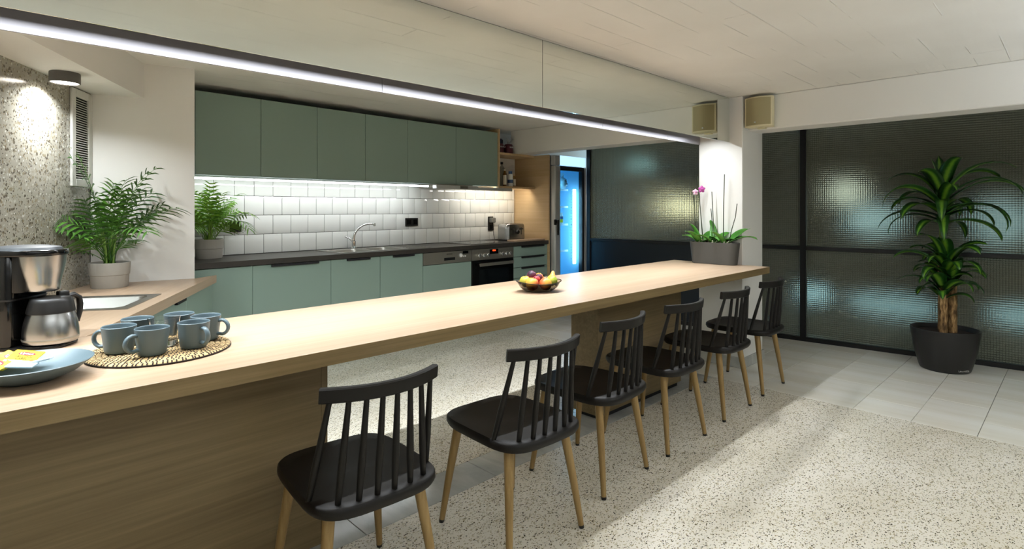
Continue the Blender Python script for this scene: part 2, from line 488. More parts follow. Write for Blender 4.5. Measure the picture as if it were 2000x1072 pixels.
# left wall: polished pebble terrazzo slabs
wl = struct('wall_left', B().box(-7.5, 0.6, 0.02, 0.15, 0, CE), M_STONE, 'S', label='polished pebble terrazzo wall')
ss = [0.0, -0.40, -1.62, -2.84, -4.06, -5.28, -6.5, -7.5]
for a, b_ in zip(ss, ss[1:]): part('panel', B().box(b_ + 0.001, a - 0.001, 0.0, 0.02, 0, 2.205, 0.0015), M_STONE, wl)
struct('wall_pier', B().prism([(0.5395, 4.1834), (1.068, 4.051), (1.05, 4.85), (0.62, 4.85)], 0, CE), M_WHITE, label='white wall pier between side counter and kitchen run')
struct('ceiling_soffit', B().box(-5.5, 0.10, -0.262, 0.0, 1.988, CE), M_WHITE, 'S', label='lowered white soffit carrying the round downlight')

# pillar, cross beam, mirror beam
pil = struct('pillar', B().box(4.49, 4.893, 1.921, 2.296, 0, CE, 0.004), M_WHITE, label='white square pillar at the end of the bar')
part('baseboard', B().box(4.476, 4.905, 1.907, 2.31, 0, 0.085, 0.004), M_MARBLE, pil)
struct('ceiling_beam', B().box(4.60, 4.84, -3.5, 4.72, 1.932, CE, 0.006), M_WHITE, label='white downstand beam above the glass partition')
mb = struct('mirror_beam', B().box(-1.9, 4.489, 2.042, 2.285, 1.925, CE), M_MIRBACK, label='boxed beam above the bar with an LED slot')
part('kitchen_side', B().box(-1.9, 4.489, 2.2985, 2.31, 1.842, CE), M_WHITE, mb)
part('fascia_panel', B().box(-1.9, 1.389, 2.286, 2.298, 1.840, 1.99), mat('fascia_white', '#b2b0b5', 0.62, 1.0), mb)
x = 1.39
while x < 4.4:
    part('fascia_panel', B().box(x + 0.001, min(x + 0.857, 4.489) - 0.001, 2.286, 2.298, 1.840, 1.99), mat('fascia_white', '#b2b0b5', 0.62, 1.0) if 'fascia_white' not in MATS else MATS['fascia_white'], mb); x += 0.857
for a, b_ in ((-1.9, 0.0), (0.0, 2.216), (2.216, 4.489)):
    mi = part('mirror_panel', B().box(a + 0.0015, b_ - 0.0015, 2.027, 2.032, 1.840, CE - 0.003, 0.0006), M_MIRROR, mb)
    part('backing', B().box(a + 0.0015, b_ - 0.0015, 2.0322, 2.041, 1.842, CE), M_MIRBACK, mi)

# ------------------------------------------------------------------ glass partition
gp = thing('glass_partition', 'black steel framed partition of cross-reeded glass behind the potted tree', 'partition', 'G', (0, 0, 0))
mull = (-2.14, -0.45, 0.285, 2.7, 5.1)
part('bottom_rail', B().box(-2.14, 5.1, -0.025, 0.025, 0, 0.042, 0.002), M_FRAME, gp)
part('top_rail', B().box(-2.14, 5.1, -0.025, 0.025, CE - 0.05, CE, 0.002), M_FRAME, gp)
for a in mull: part('mullion', B().box(a - 0.026, a + 0.026, -0.027, 0.027, 0.0, CE, 0.002), M_FRAME, gp)
for i, (a, b_) in enumerate(zip(mull, mull[1:])):
    part('cross_rail', B().box(a + 0.026, b_ - 0.026, -0.025, 0.025, 0.891, 0.926, 0.002), M_FRAME, gp)
    low = M_NAVY if i == 0 else M_REED
    part('lower_panel' if i == 0 else 'pane', B().box(a + 0.026, b_ - 0.026, -0.005, 0.005, 0.042, 0.891), low, gp)
    part('pane', B().box(a + 0.026, b_ - 0.026, -0.005, 0.005, 0.926, CE - 0.05), M_REED, gp)
for loc, pw, colr, sx, sy in (((6.7, 4.66, 1.97), 1.6, (0.35, 0.72, 1.0), 0.20, 0.16), ((7.6, 4.75, 1.36), 5, (0.98, 0.97, 0.82), 0.30, 0.6), ((7.3, 4.30, 1.30), 4, (0.98, 0.97, 0.82), 0.22, 0.8),
                              ((7.4, 2.02, 1.50), 2.2, (0.80, 0.92, 1.0), 0.30, 0.45), ((7.4, 1.72, 1.15), 2.8, (0.45, 0.72, 1.0), 0.35, 0.6), ((7.4, 0.55, 1.15), 2.2, (0.45, 0.72, 1.0), 0.5, 0.5),
                              ((7.0, 2.25, 0.25), 1.5, (0.38, 0.68, 1.0), 0.2, 0.4), ((7.0, 1.45, 0.22), 2.2, (0.38, 0.68, 1.0), 0.25, 0.9), ((7.0, 0.2, 0.25), 2.2, (0.38, 0.68, 1.0), 0.25, 0.9)):
    light('glass_patch_fill', 'AREA', loc, pw, colr, (0, R(90), 0), shape='ELLIPSE', size=sx, size_y=sy)  # added lamps beyond the glass, placed to give it bright patches

# ------------------------------------------------------------------ bar and side counter
bt = solo('bar_worktop', B().prism([(-0.815, 1.70), (4.489, 1.708), (4.489, 1.919), (4.489, 2.53), (0.309, 2.497), (-0.386, 2.49)], BZ - 0.05, BZ, 0.002), M_OAK,
          'long light oak bar top running to the white pillar', 'worktop', 'W', (1.8, 2.1, BZ - 0.05))
part('front_edge_shade', B().prism([(-0.815, 1.6985), (4.489, 1.7065), (4.489, 1.7079), (-0.815, 1.6999)], BZ - 0.0495, BZ - 0.0008), wood('shaded_oak_edge', '#6f5b3b', '#85704c', '#97825c', 'X', 0.4, 70), bt)  # thin strip on the slab edge, its shade put into the darker oak
bc = thing('bar_base_cabinet', 'oak veneered base panel under the near end of the bar', 'cabinet', 'W', (0.2, 2.06, 0))
part('front_panel', B().box(-0.60, 0.984, 2.06, 2.08, 0.0, BZ - 0.051, 0.001), M_OAKSHADE, bc)
part('edge_post', B().box(0.985, 1.01, 2.06, 2.46, 0.0, BZ - 0.051, 0.001), M_OAKSHADE, bc)
part('back_panel', B().box(-0.30, 0.984, 2.44, 2.46, 0.0, BZ - 0.051, 0.001), M_OAKSHADE, bc)
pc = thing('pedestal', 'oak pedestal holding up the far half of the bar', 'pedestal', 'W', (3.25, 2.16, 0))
part('left_side', B().box(2.75, 2.77, 2.06, 2.27, 0.03, BZ - 0.051, 0.001), M_OAKSHADE, pc)
part('right_side', B().box(3.735, 3.755, 2.06, 2.27, 0.03, BZ - 0.051, 0.001), M_OAKSHADE, pc)
part('front_panel', B().box(2.771, 3.734, 2.06, 2.08, 0.03, BZ - 0.051, 0.001), M_OAKSHADE, pc)
part('back_panel', B().box(2.771, 3.734, 2.25, 2.27, 0.03, BZ - 0.051, 0.001), M_OAKSHADE, pc)
part('plinth', B().box(2.78, 3.725, 2.075, 2.255, 0.0, 0.03), M_BLACK, pc)

# side worktop in the frame of the left wall: s along, y = -distance from wall; hole for the sink
st = thing('side_worktop', 'light oak worktop along the pebble wall with inset sink', 'worktop', 'S', (-1.2, -0.3, BZ - 0.05))


def toS(x, y):
    a = R(61.3); dx, dy = x - 0.537, y - 4.184
    return (dx * math.cos(a) + dy * math.sin(a), -dx * math.sin(a) + dy * math.cos(a))


S_ = B()
s0, s1, t0, t1 = -1.00, -0.58, -0.525, -0.145            # sink opening
joint = toS(0.309, 2.499); jw = toS(-0.386, 2.492)
far = [toS(1.23, 4.152), toS(1.068, 4.049), (-0.004, -0.001)]
S_.prism([(s1, -0.615), far[0], far[1], far[2], (s1, -0.001)], BZ - 0.05, BZ)
S_.prism([joint, (s0, -0.615), (s0, -0.001), jw], BZ - 0.05, BZ)
S_.prism([(s0, -0.615), (s1, -0.615), (s1, t0), (s0, t0)], BZ - 0.05, BZ)
S_.prism([(s0, t1), (s1, t1), (s1, -0.001), (s0, -0.001)], BZ - 0.05, BZ)
part('slab', S_, M_OAK, st)
sk = thing('inset_sink', 'stainless steel sink set in the oak side worktop', 'sink', 'S', (-0.79, -0.335, BZ))


def sink_bowl(b, x0, x1, y0, y1, z, depth, r=0.05):
    rs = []
    for dz, ins in ((0, 0), (-0.006, 0.004), (-depth + 0.02, 0.018), (-depth, 0.035)):
        rs.append([(px, py, z + dz) for px, py in rrect(x0 + ins, x1 - ins, y0 + ins, y1 - ins, r)])
    b.rings(rs, cap0=False, cap1=True)


def rim(b, ox0, ox1, oy0, oy1, holes_x, y0, y1, z, h=0.004, r=0.05):
    """flat steel rim with rounded holes left open: built as a frame of rings round each hole"""
    edges = [ox0] + [(a[1] + b_[0]) / 2 for a, b_ in zip(holes_x, holes_x[1:])] + [ox1]
    for (hx0, hx1), e0, e1 in zip(holes_x, edges, edges[1:]):
        inner = rrect(hx0, hx1, y0, y1, r); outer = []
        n = len(inner) // 4
        for ci, (cx, cy) in enumerate(((e1, oy1), (e0, oy1), (e0, oy0), (e1, oy0))):
            for i in range(n): outer.append((cx, cy))
        b.rings([[(x, y, z - 0.001) for x, y in outer], [(x, y, z + h) for x, y in outer], [(x, y, z + h) for x, y in inner], [(x, y, z - 0.002) for x, y in inner]], False, False)


_b = B(); rim(_b, -1.02, -0.56, -0.545, -0.125, [(-0.98, -0.60)], -0.505, -0.165, BZ, 0.004); bmesh.ops.remove_doubles(_b.bm, verts=_b.bm.verts, dist=1e-5)
part('rim', _b, M_STEEL, sk, 30)
_b = B(); sink_bowl(_b, -0.98, -0.60, -0.505, -0.165, BZ + 0.001, 0.15); part('bowl', _b, M_STEEL, sk, 40)
part('drain', B().lathe([(0.0, BZ - 0.146), (0.03, BZ - 0.146), (0.035, BZ - 0.148)], 20, (-0.79, -0.335)), M_CHROME, sk, 40)
sc1 = thing('side_cabinet', 'sage green base cabinet under the oak side worktop beside the kitchen', 'cabinet', 'S', (-0.45, -0.3, 0))
part('carcass', B().box(-0.86, -0.01, -0.555, -0.02, 0.10, BZ - 0.27), M_GREEND, sc1)
part('door', B().box(-0.86, -0.28, -0.59, -0.57, 0.11, BZ - 0.055, 0.0015), M_GREEN, sc1)
d_ = part('door', B().box(-0.276, 0.33, -0.59, -0.57, 0.11, BZ - 0.055, 0.0015), M_GREEN, sc1)
part('handle', B().box(-0.50, -0.33, -0.606, -0.588, BZ - 0.072, BZ - 0.056, 0.001), M_BLACK, sc1)
part('plinth', B().box(-0.86, 0.30, -0.545, -0.53, 0, 0.10), M_GREEN, sc1)
sc2 = thing('side_cabinet', 'sage green base cabinet under the side worktop next to the bar', 'cabinet', 'S', (-1.2, -0.3, 0))
part('carcass', B().box(-1.46, -0.865, -0.555, -0.02, 0.10, BZ - 0.27), M_GREEND, sc2)
part('door', B().box(-1.46, -0.865, -0.59, -0.57, 0.11, BZ - 0.055, 0.0015), M_GREEN, sc2)

# ------------------------------------------------------------------ kitchen run
VF = 4.20
kw = thing('kitchen_worktop', 'thin black kitchen worktop under the tiled wall', 'worktop', 'K', (3.1, 4.45, KZ - 0.04))
_b = B(); su0, su1, sv0, sv1 = 2.47, 3.14, 4.27, 4.64
_b.box(1.292, su0, 4.18, VW - 0.005, KZ - 0.04, KZ); _b.box(su1, 5.118, 4.18, VW - 0.005, KZ - 0.04, KZ)
_b.box(su0, su1, 4.18, sv0, KZ - 0.04, KZ); _b.box(su0, su1, sv1, VW - 0.005, KZ - 0.04, KZ)
part('slab', _b, M_BLACKTOP, kw)
edges = [1.292, 1.703, 2.331, 2.802, 3.273, 3.897, 4.529, 5.118]
doc = ('leftmost, half hidden by the white pier', 'with a long black pull, left of the sink', 'under the tap', 'between sink and dishwasher')
hand = (None, (1.84, 2.22), (2.475, 2.695), (2.935, 3.165))
for i in range(4):
    a, b_ = edges[i], edges[i + 1]
    c = thing('base_cabinet', 'sage green kitchen base cabinet ' + doc[i], 'cabinet', 'K', ((a + b_) / 2, 4.45, 0), 'base cabinets of the kitchen run')
    top = KZ - 0.045 if i in (0, 1) else 0.70
    part('carcass', B().box(a + 0.001, b_ - 0.001, VF + 0.02, VW - 0.006, 0.12, min(top, KZ - 0.20) if i else top), M_GREEND, c)
    d = part('door', B().box(a + 0.0015, b_ - 0.0015, VF, VF + 0.019, 0.115, KZ - 0.045, 0.0012), M_GREEN, c)
    if hand[i]: part('handle', B().box(hand[i][0], hand[i][1], VF - 0.018, VF + 0.004, KZ - 0.062, KZ - 0.044, 0.001), M_BLACK, d)
    part('plinth', B().box(a + 0.001, b_ - 0.001, 4.245, 4.26, 0, 0.114), M_GREEN, c)
ff = thing('plinth_fitting', 'small black fitting with chrome studs at the foot of the kitchen plinth', 'fitting', 'K', (2.93, 4.235, 0))
part('block', B().box(2.905, 2.955, 4.222, 4.2445, 0.0, 0.035, 0.004), M_BLKPL, ff)
for k in (2.918, 2.942, 2.975, 3.005): part('stud', B().lathe([(0, 0.0), (0.009, 0.0), (0.010, 0.012), (0.006, 0.022), (0, 0.024)], 12, (k, 4.214 if k < 2.96 else 4.232)), M_CHROME, ff, 40)
# dishwasher
a, b_ = edges[4], edges[5]
dw = thing('dishwasher', 'built-in dishwasher with steel control strip and green front', 'dishwasher', 'K', ((a + b_) / 2, 4.45, 0))
part('body', B().box(a + 0.004, b_ - 0.004, VF + 0.03, VW - 0.01, 0.12, KZ - 0.045), M_ALU, dw)
pn = part('control_panel', B().box(a + 0.004, b_ - 0.004, VF - 0.004, VF + 0.028, 0.757, KZ - 0.046, 0.002), M_STEELM, dw)
part('door_front', B().box(a + 0.003, b_ - 0.003, VF, VF + 0.028, 0.115, 0.752, 0.0012), M_GREEN, dw)
part('grip_recess', B().box(a + 0.255, a + 0.40, VF - 0.0055, VF + 0.002, 0.783, 0.813, 0.003), M_DARK, pn)
_d = B().lathe([(0.0, 0.0), (0.019, 0.0), (0.021, 0.004), (0.019, 0.016), (0.0, 0.017)], 20); bmesh.ops.rotate(_d.bm, verts=_d.bm.verts, cent=(0, 0, 0), matrix=Matrix.Rotation(R(90), 3, 'X')); bmesh.ops.translate(_d.bm, verts=_d.bm.verts, vec=(a + 0.465, VF - 0.004, 0.826))
part('dial', _d, M_WHITEPL, pn, 40)
part('display', B().box(a + 0.50, a + 0.575, VF - 0.0055, VF, 0.838, 0.866, 0.001), M_GLOSSBLK, pn)
for k in range(2): part('button', B().box(a + 0.502 + 0.024 * k, a + 0.516 + 0.024 * k, VF - 0.009, VF, 0.808, 0.822, 0.002), M_WHITEPL, pn)
text('SIEMENS', 0.02, (a + 0.325, VF - 0.0045, 0.845), (R(90), 0, 0), M_PRBLACK, pn)
part('plinth', B().box(a + 0.001, b_ - 0.001, 4.245, 4.26, 0, 0.114), M_GREEN, dw)
# oven
a, b_ = edges[5], edges[6]
ov = thing('oven', 'built-in black glass oven with steel control strip and bar handle', 'oven', 'K', ((a + b_) / 2, 4.45, 0))
part('body', B().box(a + 0.006, b_ - 0.006, VF + 0.03, VW - 0.01, 0.12, KZ - 0.045), M_DARK, ov)
cp_ = part('control_panel', B().box(a + 0.005, b_ - 0.005, VF - 0.006, VF + 0.028, 0.757, KZ - 0.046, 0.002), M_STEELM, ov)
od = part('door', B().box(a + 0.005, b_ - 0.005, VF - 0.006, VF + 0.028, 0.175, 0.752, 0.003), M_GLOSSBLK, ov)
part('window', B().box(a + 0.10, b_ - 0.09, VF - 0.0075, VF, 0.26, 0.655, 0.001), mat('oven_window', '#101416', 0.05), od)
part('handle', B().box(a + 0.075, b_ - 0.045, VF - 0.05, VF - 0.038, 0.695, 0.727, 0.003).box(a + 0.10, a + 0.12, VF - 0.04, VF, 0.703, 0.72).box(b_ - 0.09, b_ - 0.07, VF - 0.04, VF, 0.703, 0.72), M_STEELM, od)
part('lower_strip', B().box(a + 0.005, b_ - 0.005, VF - 0.004, VF + 0.028, 0.118, 0.17, 0.002), M_GREEN, ov)
dp = part('display', B().box(a + 0.255, a + 0.385, VF - 0.0075, VF, 0.812, 0.862, 0.001), M_GLOSSBLK, cp_)
text('00:00', 0.022, (a + 0.32, VF - 0.008, 0.848), (R(90), 0, 0), M_DIGIT, dp, 'digits')
kme = None
for k, ux in enumerate((0.09, 0.155, 0.22, 0.435, 0.495, 0.555)):
    if kme is None:
        kme = mesh('knob', B().lathe([(0.0, 0.026), (0.015, 0.026), (0.019, 0.022), (0.020, 0.003), (0.022, 0.0)], 16).box(-0.0025, 0.0025, -0.016, 0.016, 0.02, 0.034), M_CHROME, 35)
    o = bpy.data.objects.new('knob', kme); COL.objects.link(o); o.parent = cp_
    o.location = Vector((a + ux, VF - 0.006, 0.808)) - ORG[ov.name]; o.rotation_euler = (R(90), 0, 0)
part('plinth', B().box(a + 0.001, b_ - 0.001, 4.245, 4.26, 0, 0.114), M_GREEN, ov)
# drawers
a, b_ = edges[6], edges[7]
dr = thing('drawer_unit', 'sage green drawer unit with black pulls beside the oven', 'drawers', 'K', ((a + b_) / 2, 4.45, 0))
part('carcass', B().box(a + 0.001, b_ - 0.001, VF + 0.021, VW - 0.006, 0.12, KZ - 0.045), M_DARK, dr)
zz = [KZ - 0.045, 0.753, 0.633, 0.513, 0.315, 0.117]
for z1, z0 in zip(zz, zz[1:]):
    d = part('drawer', B().box(a + 0.002, b_ - 0.002, VF, VF + 0.02, z0 + 0.003, z1 - 0.002, 0.0012), M_GREEN, dr)
    part('pull', B().box(a + 0.13, b_ - 0.075, VF - 0.018, VF + 0.004, z1 - 0.018, z1 - 0.001, 0.001), M_BLACK, d)
part('plinth', B().box(a + 0.001, b_ - 0.001, 4.245, 4.26, 0, 0.114), M_GREEN, dr)
# tall end panel
solo('end_panel', B().box(5.121, 5.141, 4.18, VW - 0.002, 0, 1.93, 0.001), M_OAKV, 'tall oak end panel between the kitchen run and the fridge', 'panel', 'K', (5.131, 4.45, 0))

# double sink with drainer, tap, hob
ks = thing('double_sink', 'stainless double sink with drainer let into the black worktop', 'sink', 'K', (2.87, 4.45, KZ))
_b = B(); rim(_b, 2.44, 3.17, 4.245, 4.665, [(2.49, 2.80), (2.83, 3.12)], 4.29, 4.62, KZ, 0.004); part('rim', _b, M_STEEL, ks, 30)
for x0, x1 in ((2.49, 2.80), (2.83, 3.12)):
    _b = B(); sink_bowl(_b, x0, x1, 4.29, 4.62, KZ + 0.001, 0.16); part('bowl', _b, M_STEEL, ks, 40)
_b = B().box(3.17, 3.40, 4.245, 4.665, KZ - 0.0005, KZ + 0.004, 0.001)
dn = part('drainer', _b, M_STEEL, ks)
for k in range(7): part('groove', B().box(3.19, 3.38, 4.29 + 0.05 * k, 4.305 + 0.05 * k, KZ + 0.003, KZ + 0.0065, 0.001), M_STEEL, dn)
tp = thing('mixer_tap', 'chrome arched mixer tap behind the double sink', 'tap', 'K', (2.815, 4.655, KZ + 0.004))
part('base', B().lathe([(0.0, KZ + 0.004), (0.026, KZ + 0.004), (0.026, KZ + 0.012), (0.019, KZ + 0.02), (0.019, KZ + 0.07), (0.012, KZ + 0.078), (0, KZ + 0.078)], 20, (2.815, 4.655)), M_CHROME, tp, 40)
pts = [(2.815, 4.655, KZ + 0.07)]
for i in range(13):
    t = i / 12; a_ = R(180 - 95 * t)
    pts.append((2.815 + (0.15 + 0.15 * math.cos(a_)) * 0.9, 4.655 - (0.15 + 0.15 * math.cos(a_)) * 0.45, KZ + 0.09 + 0.142 * math.sin(a_)))
ex = pts[-1]; pts.append((ex[0] + 0.018, ex[1] - 0.009, ex[2] - 0.002))
part('spout', B().tube(pts, [0.013] * 3 + [0.0115] * 5 + [0.010] * (len(pts) - 8), 12), M_CHROME, tp, 60)
part('nozzle', B().lathe([(0, ex[2] - 0.022), (0.011, ex[2] - 0.022), (0.011, ex[2] + 0.006), (0, ex[2] + 0.006)], 14, (ex[0] + 0.022, ex[1] - 0.011)), M_CHROME, tp, 40)
part('lever', B().tube([(2.80, 4.66, KZ + 0.075), (2.775, 4.672, KZ + 0.10), (2.74, 4.685, KZ + 0.115)], [0.009, 0.007, 0.006], 8), M_CHROME, tp, 60)
hb = thing('hob', 'black glass ceramic hob with thin steel frame above the oven', 'hob', 'K', (4.21, 4.46, KZ))
part('frame', B().box(3.92, 4.50, 4.235, 4.68, KZ, KZ + 0.005, 0.001), M_STEEL, hb)
hg = part('glass', B().box(3.928, 4.492, 4.243, 4.672, KZ + 0.003, KZ + 0.007, 0.001), M_GLOSSBLK, hb)
for cx, cy, r_ in ((4.06, 4.56, 0.075), (4.36, 4.56, 0.09), (4.06, 4.36, 0.09), (4.36, 4.36, 0.075)):
    part('ring', B().lathe([(r_ - 0.002, KZ + 0.0071), (r_ - 0.002, KZ + 0.0075), (r_, KZ + 0.0075), (r_, KZ + 0.0071)], 32, (cx, cy)), M_ALU, hg)

# wall cabinets
ue = [1.38, 1.848, 2.316, 2.779, 3.247, 3.863, 4.482]
upl = ('leftmost, against the white pier', 'second from the white pier', 'third from the white pier', 'third from the open shelf', 'wide, second from the open shelf, over the hood', 'wide, next to the open shelf')
for i in range(6):
    a, b_ = ue[i], ue[i + 1]
    c = thing('wall_cabinet', 'sage green handleless wall cabinet ' + upl[i], 'cabinet', 'K', ((a + b_) / 2, 4.57, 1.545), 'wall cabinets of the kitchen run')
    part('carcass', B().box(a + 0.001, b_ - 0.001, 4.421, VW - 0.001, 1.547, 2.14), M_GREEND, c)
    part('door', B().box(a + 0.0018, b_ - 0.0018, 4.40, 4.42, 1.54, 2.146, 0.0012), M_GREEN, c)
sh = thing('open_shelf_unit', 'open oak shelf unit at the end of the wall cabinets', 'shelf', 'K', (4.8, 4.57, 1.52))
part('side', B().box(4.484, 4.504, 4.385, VW - 0.002, 1.525, 2.19, 0.001), M_OAKV, sh)
part('shelf', B().box(4.505, 5.12, 4.40, VW - 0.002, 1.906, 1.930, 0.001), M_OAKV, sh)
part('shelf', B().box(4.505, 5.12, 4.40, VW - 0.002, 1.526, 1.549, 0.001), M_OAKV, sh)
part('back', B().box(4.505, 5.12, VW - 0.012, VW - 0.003, 1.55, 1.905), M_WHITE, sh)
part('back', B().box(4.505, 4.79, VW - 0.012, VW - 0.003, 1.931, 2.19), M_DARK, sh)

# cooker hood
hd = thing('cooker_hood', 'slim pull-out cooker hood under the wall cabinets', 'hood', 'K', (4.0, 4.45, 1.49))
part('body', B().box(3.60, 4.10, 4.40, VW - 0.05, 1.505, 1.5465, 0.002), M_STEELM, hd)
part('front', B().box(3.55, 4.12, 4.335, 4.40, 1.492, 1.532, 0.004), M_ALU, hd)
part('switch', B().box(3.86, 3.97, 4.330, 4.34, 1.498, 1.528, 0.003), M_STEEL, hd)
# under-cabinet LED lights: profile with glowing face, and the light itself
for nm, (a, b_), lab in (('left', (1.39, 3.53), 'long LED strip light under the left wall cabinets'), ('right', (4.12, 4.74), 'short LED strip light under the cabinet beside the open shelf')):
    le = thing('led_strip_light', lab, 'light', 'K', ((a + b_) / 2, 4.47, 1.525))
    part('profile', B().box(a, b_, 4.4605, 4.475, 1.512, 1.5255, 0.001) if nm == 'left' else B().box(a, b_, 4.415, 4.431, 1.492, 1.5255, 0.001), M_ALU, le)
    part('diffuser', B().box(a + 0.002, b_ - 0.002, 4.432, 4.460, 1.512, 1.5255, 0.001), M_LEDE, le)
    if nm == 'right': b_ = 5.04
    mid = (a + b_) / 2; c_, s_ = math.cos(PHI), math.sin(PHI)
    light('led_strip_lamp', 'AREA', (mid * c_ - 4.445 * s_, mid * s_ + 4.445 * c_, 1.508), (2.9 if nm == 'left' else 3.4) * (b_ - a), COOL if nm == 'left' else WARM, (R(48), 0, PHI), shape='RECTANGLE', size=b_ - a, size_y=0.02)

# sockets on the tiles
def socket(u0, u1, z0, z1, lab, gangs, vert=False):
    s = thing('wall_socket', lab, 'socket', 'K', ((u0 + u1) / 2, VW - 0.01, (z0 + z1) / 2), 'black sockets on the tiled wall')
    p = part('plate', B().box(u0, u1, VW - 0.022, VW - 0.010, z0, z1, 0.003), M_BLKPL, s)
    for k in range(gangs):
        if vert: zc = z0 + (k + 0.5) * (z1 - z0) / gangs; uc = (u0 + u1) / 2
        else: zc = (z0 + z1) / 2; uc = u0 + (k + 0.5) * (u1 - u0) / gangs
        part('insert', B().box(uc - 0.027, uc + 0.027, VW - 0.025, VW - 0.018, zc - 0.027, zc + 0.027, 0.004), M_GLOSSBLK, p)
    return s


socket(1.735, 1.825, 1.105, 1.195, 'black single wall socket beside the kitchen palm', 1)
socket(3.455, 3.615, 1.112, 1.195, 'black double wall socket right of the tap', 2)
s3 = socket(4.65, 4.735, 1.032, 1.197, 'black upright wall socket with plug behind the toaster', 2, True)
part('plug', B().box(4.662, 4.735, VW - 0.065, VW - 0.02, 1.125, 1.185, 0.008, 2), mat('grey_plug', '#6e6e68', 0.5), s3)

# toaster and board
to = thing('toaster', 'stainless steel toaster with side dial on the worktop corner', 'toaster', 'K', (4.80, 4.47, KZ))
_b = B(); prof = rrect(4.645, 4.965, 4.40, 4.585, 0.045, 6)
_b.rings([[(4.805 + (x - 4.805) * k, 4.4925 + (y - 4.4925) * k, z) for x, y in prof] for z, k in ((KZ + 0.018, 1.0), (KZ + 0.15, 0.985), (KZ + 0.185, 0.95), (KZ + 0.196, 0.88), (KZ + 0.199, 0.7))])
part('body', _b, M_STEELV, to, 50)
part('base', B().prism(rrect(4.65, 4.96, 4.405, 4.58, 0.04), KZ + 0.004, KZ + 0.02, 0.003), M_BLKPL, to)
for v_ in (4.455, 4.51): part('slot', B().box(4.69, 4.92, v_, v_ + 0.028, KZ + 0.195, KZ + 0.2005), M_DARK, to)
for uu in (4.735, 4.88): part('lever_slot', B().box(uu - 0.003, uu + 0.003, 4.3985, 4.41, KZ + 0.07, KZ + 0.15), M_DARK, to)
for uu in (4.735, 4.88): part('lever', B().box(uu - 0.018, uu + 0.018, 4.385, 4.40, KZ + 0.13, KZ + 0.142, 0.002), M_BLKPL, to)
_d = B().lathe([(0, 0.02), (0.02, 0.02), (0.024, 0.014), (0.026, 0.0)], 20); bmesh.ops.rotate(_d.bm, verts=_d.bm.verts, cent=(0, 0, 0), matrix=Matrix.Rotation(R(90), 3, 'X')); bmesh.ops.translate(_d.bm, verts=_d.bm.verts, vec=(4.81, 4.40, KZ + 0.10))
part('dial', _d, M_BLKPL, to, 40)
solo('power_cord', B().tube([(4.70, VW - 0.05, 1.125), (4.702, VW - 0.055, 1.05), (4.70, VW - 0.06, 0.98), (4.69, VW - 0.09, KZ + 0.008), (4.70, 4.60, KZ + 0.006), (4.74, 4.592, KZ + 0.012)], 0.004, 6), M_BLKPL, 'black toaster cord hanging from the upright socket', 'cord', 'K', (4.70, VW - 0.06, KZ), 60)
solo('chopping_board', B().prism(rrect(4.60, 5.105, 4.215, 4.375, 0.02), KZ + 0.0005, KZ + 0.018, 0.002), M_OAK, 'flat wooden chopping board in front of the toaster', 'board', 'K', (4.85, 4.30, KZ), 40)


# things on the open shelf
def bottle(name, lab, u, v, z, prof, m, capm, capz, capr, labz=None, labm=None):
    t = thing(name, lab, 'bottle', 'K', (u, v, z), 'bottles on the open shelf')
    part('body', B().lathe([(0, z)] + [(r, z + h) for r, h in prof], 20, (u, v)), m, t, 50)
    part('cap', B().lathe([(0, z + capz[0]), (capr, z + capz[0]), (capr, z + capz[1]), (0, z + capz[1])], 16, (u, v)), capm, t, 40)
    if labz: part('label', B().lathe([(prof[1][0] + 0.0006, z + labz[0]), (prof[1][0] + 0.0006, z + labz[1])], 20, (u, v)), labm, t)
    return t


M_BROWNB = mat('dark_bottle', '#241c10', 0.15, trans=0.3); M_PETB = mat('clear_bottle', '#cfd2c8', 0.08, trans=0.7, ior=1.3); M_AMB = mat('amber_bottle', '#8a6324', 0.2, trans=0.3)
M_LABEL = mat('paper_label', '#ded8c6', 0.7); M_LABB = mat('label_blue', '#3c567e', 0.6)
bottle('bottle', 'tall clear bottle with black cap at the left of the open shelf', 4.715, 4.56, 1.5495, [(0.045, 0.0), (0.045, 0.17), (0.035, 0.21), (0.014, 0.245), (0.013, 0.27)], M_PETB, M_BLKPL, (0.262, 0.288), 0.016)
bottle('bottle', 'amber bottle with white label beside the tall clear bottle', 4.672, 4.47, 1.5495, [(0.021, 0.0), (0.021, 0.14), (0.012, 0.17), (0.011, 0.185)], M_AMB, M_LABEL, (0.18, 0.20), 0.013, (0.02, 0.13), M_LABEL)
wb2 = bottle('bottle', 'white squeeze bottle with blue cap in the middle of the shelf', 4.755, 4.46, 1.5495, [(0.030, 0.0), (0.032, 0.125), (0.030, 0.142), (0.013, 0.152)], M_WHITEPL, M_LABB, (0.146, 0.178), 0.022)
part('label', B().lathe([(0.0322, 1.59), (0.0325, 1.63)], 20, (4.755, 4.46)), M_LABB, wb2)
bottle('bottle', 'small amber bottle with gold cap at the right of the shelf', 4.838, 4.48, 1.5495, [(0.021, 0.0), (0.021, 0.105), (0.012, 0.128), (0.012, 0.138)], M_AMB, M_OAK, (0.132, 0.158), 0.014, (0.012, 0.09), M_LABEL)
M_GAS = mat('maroon_gas', '#4c1826', 0.35); M_GAS2 = mat('navy_cap', '#1a1f38', 0.5)
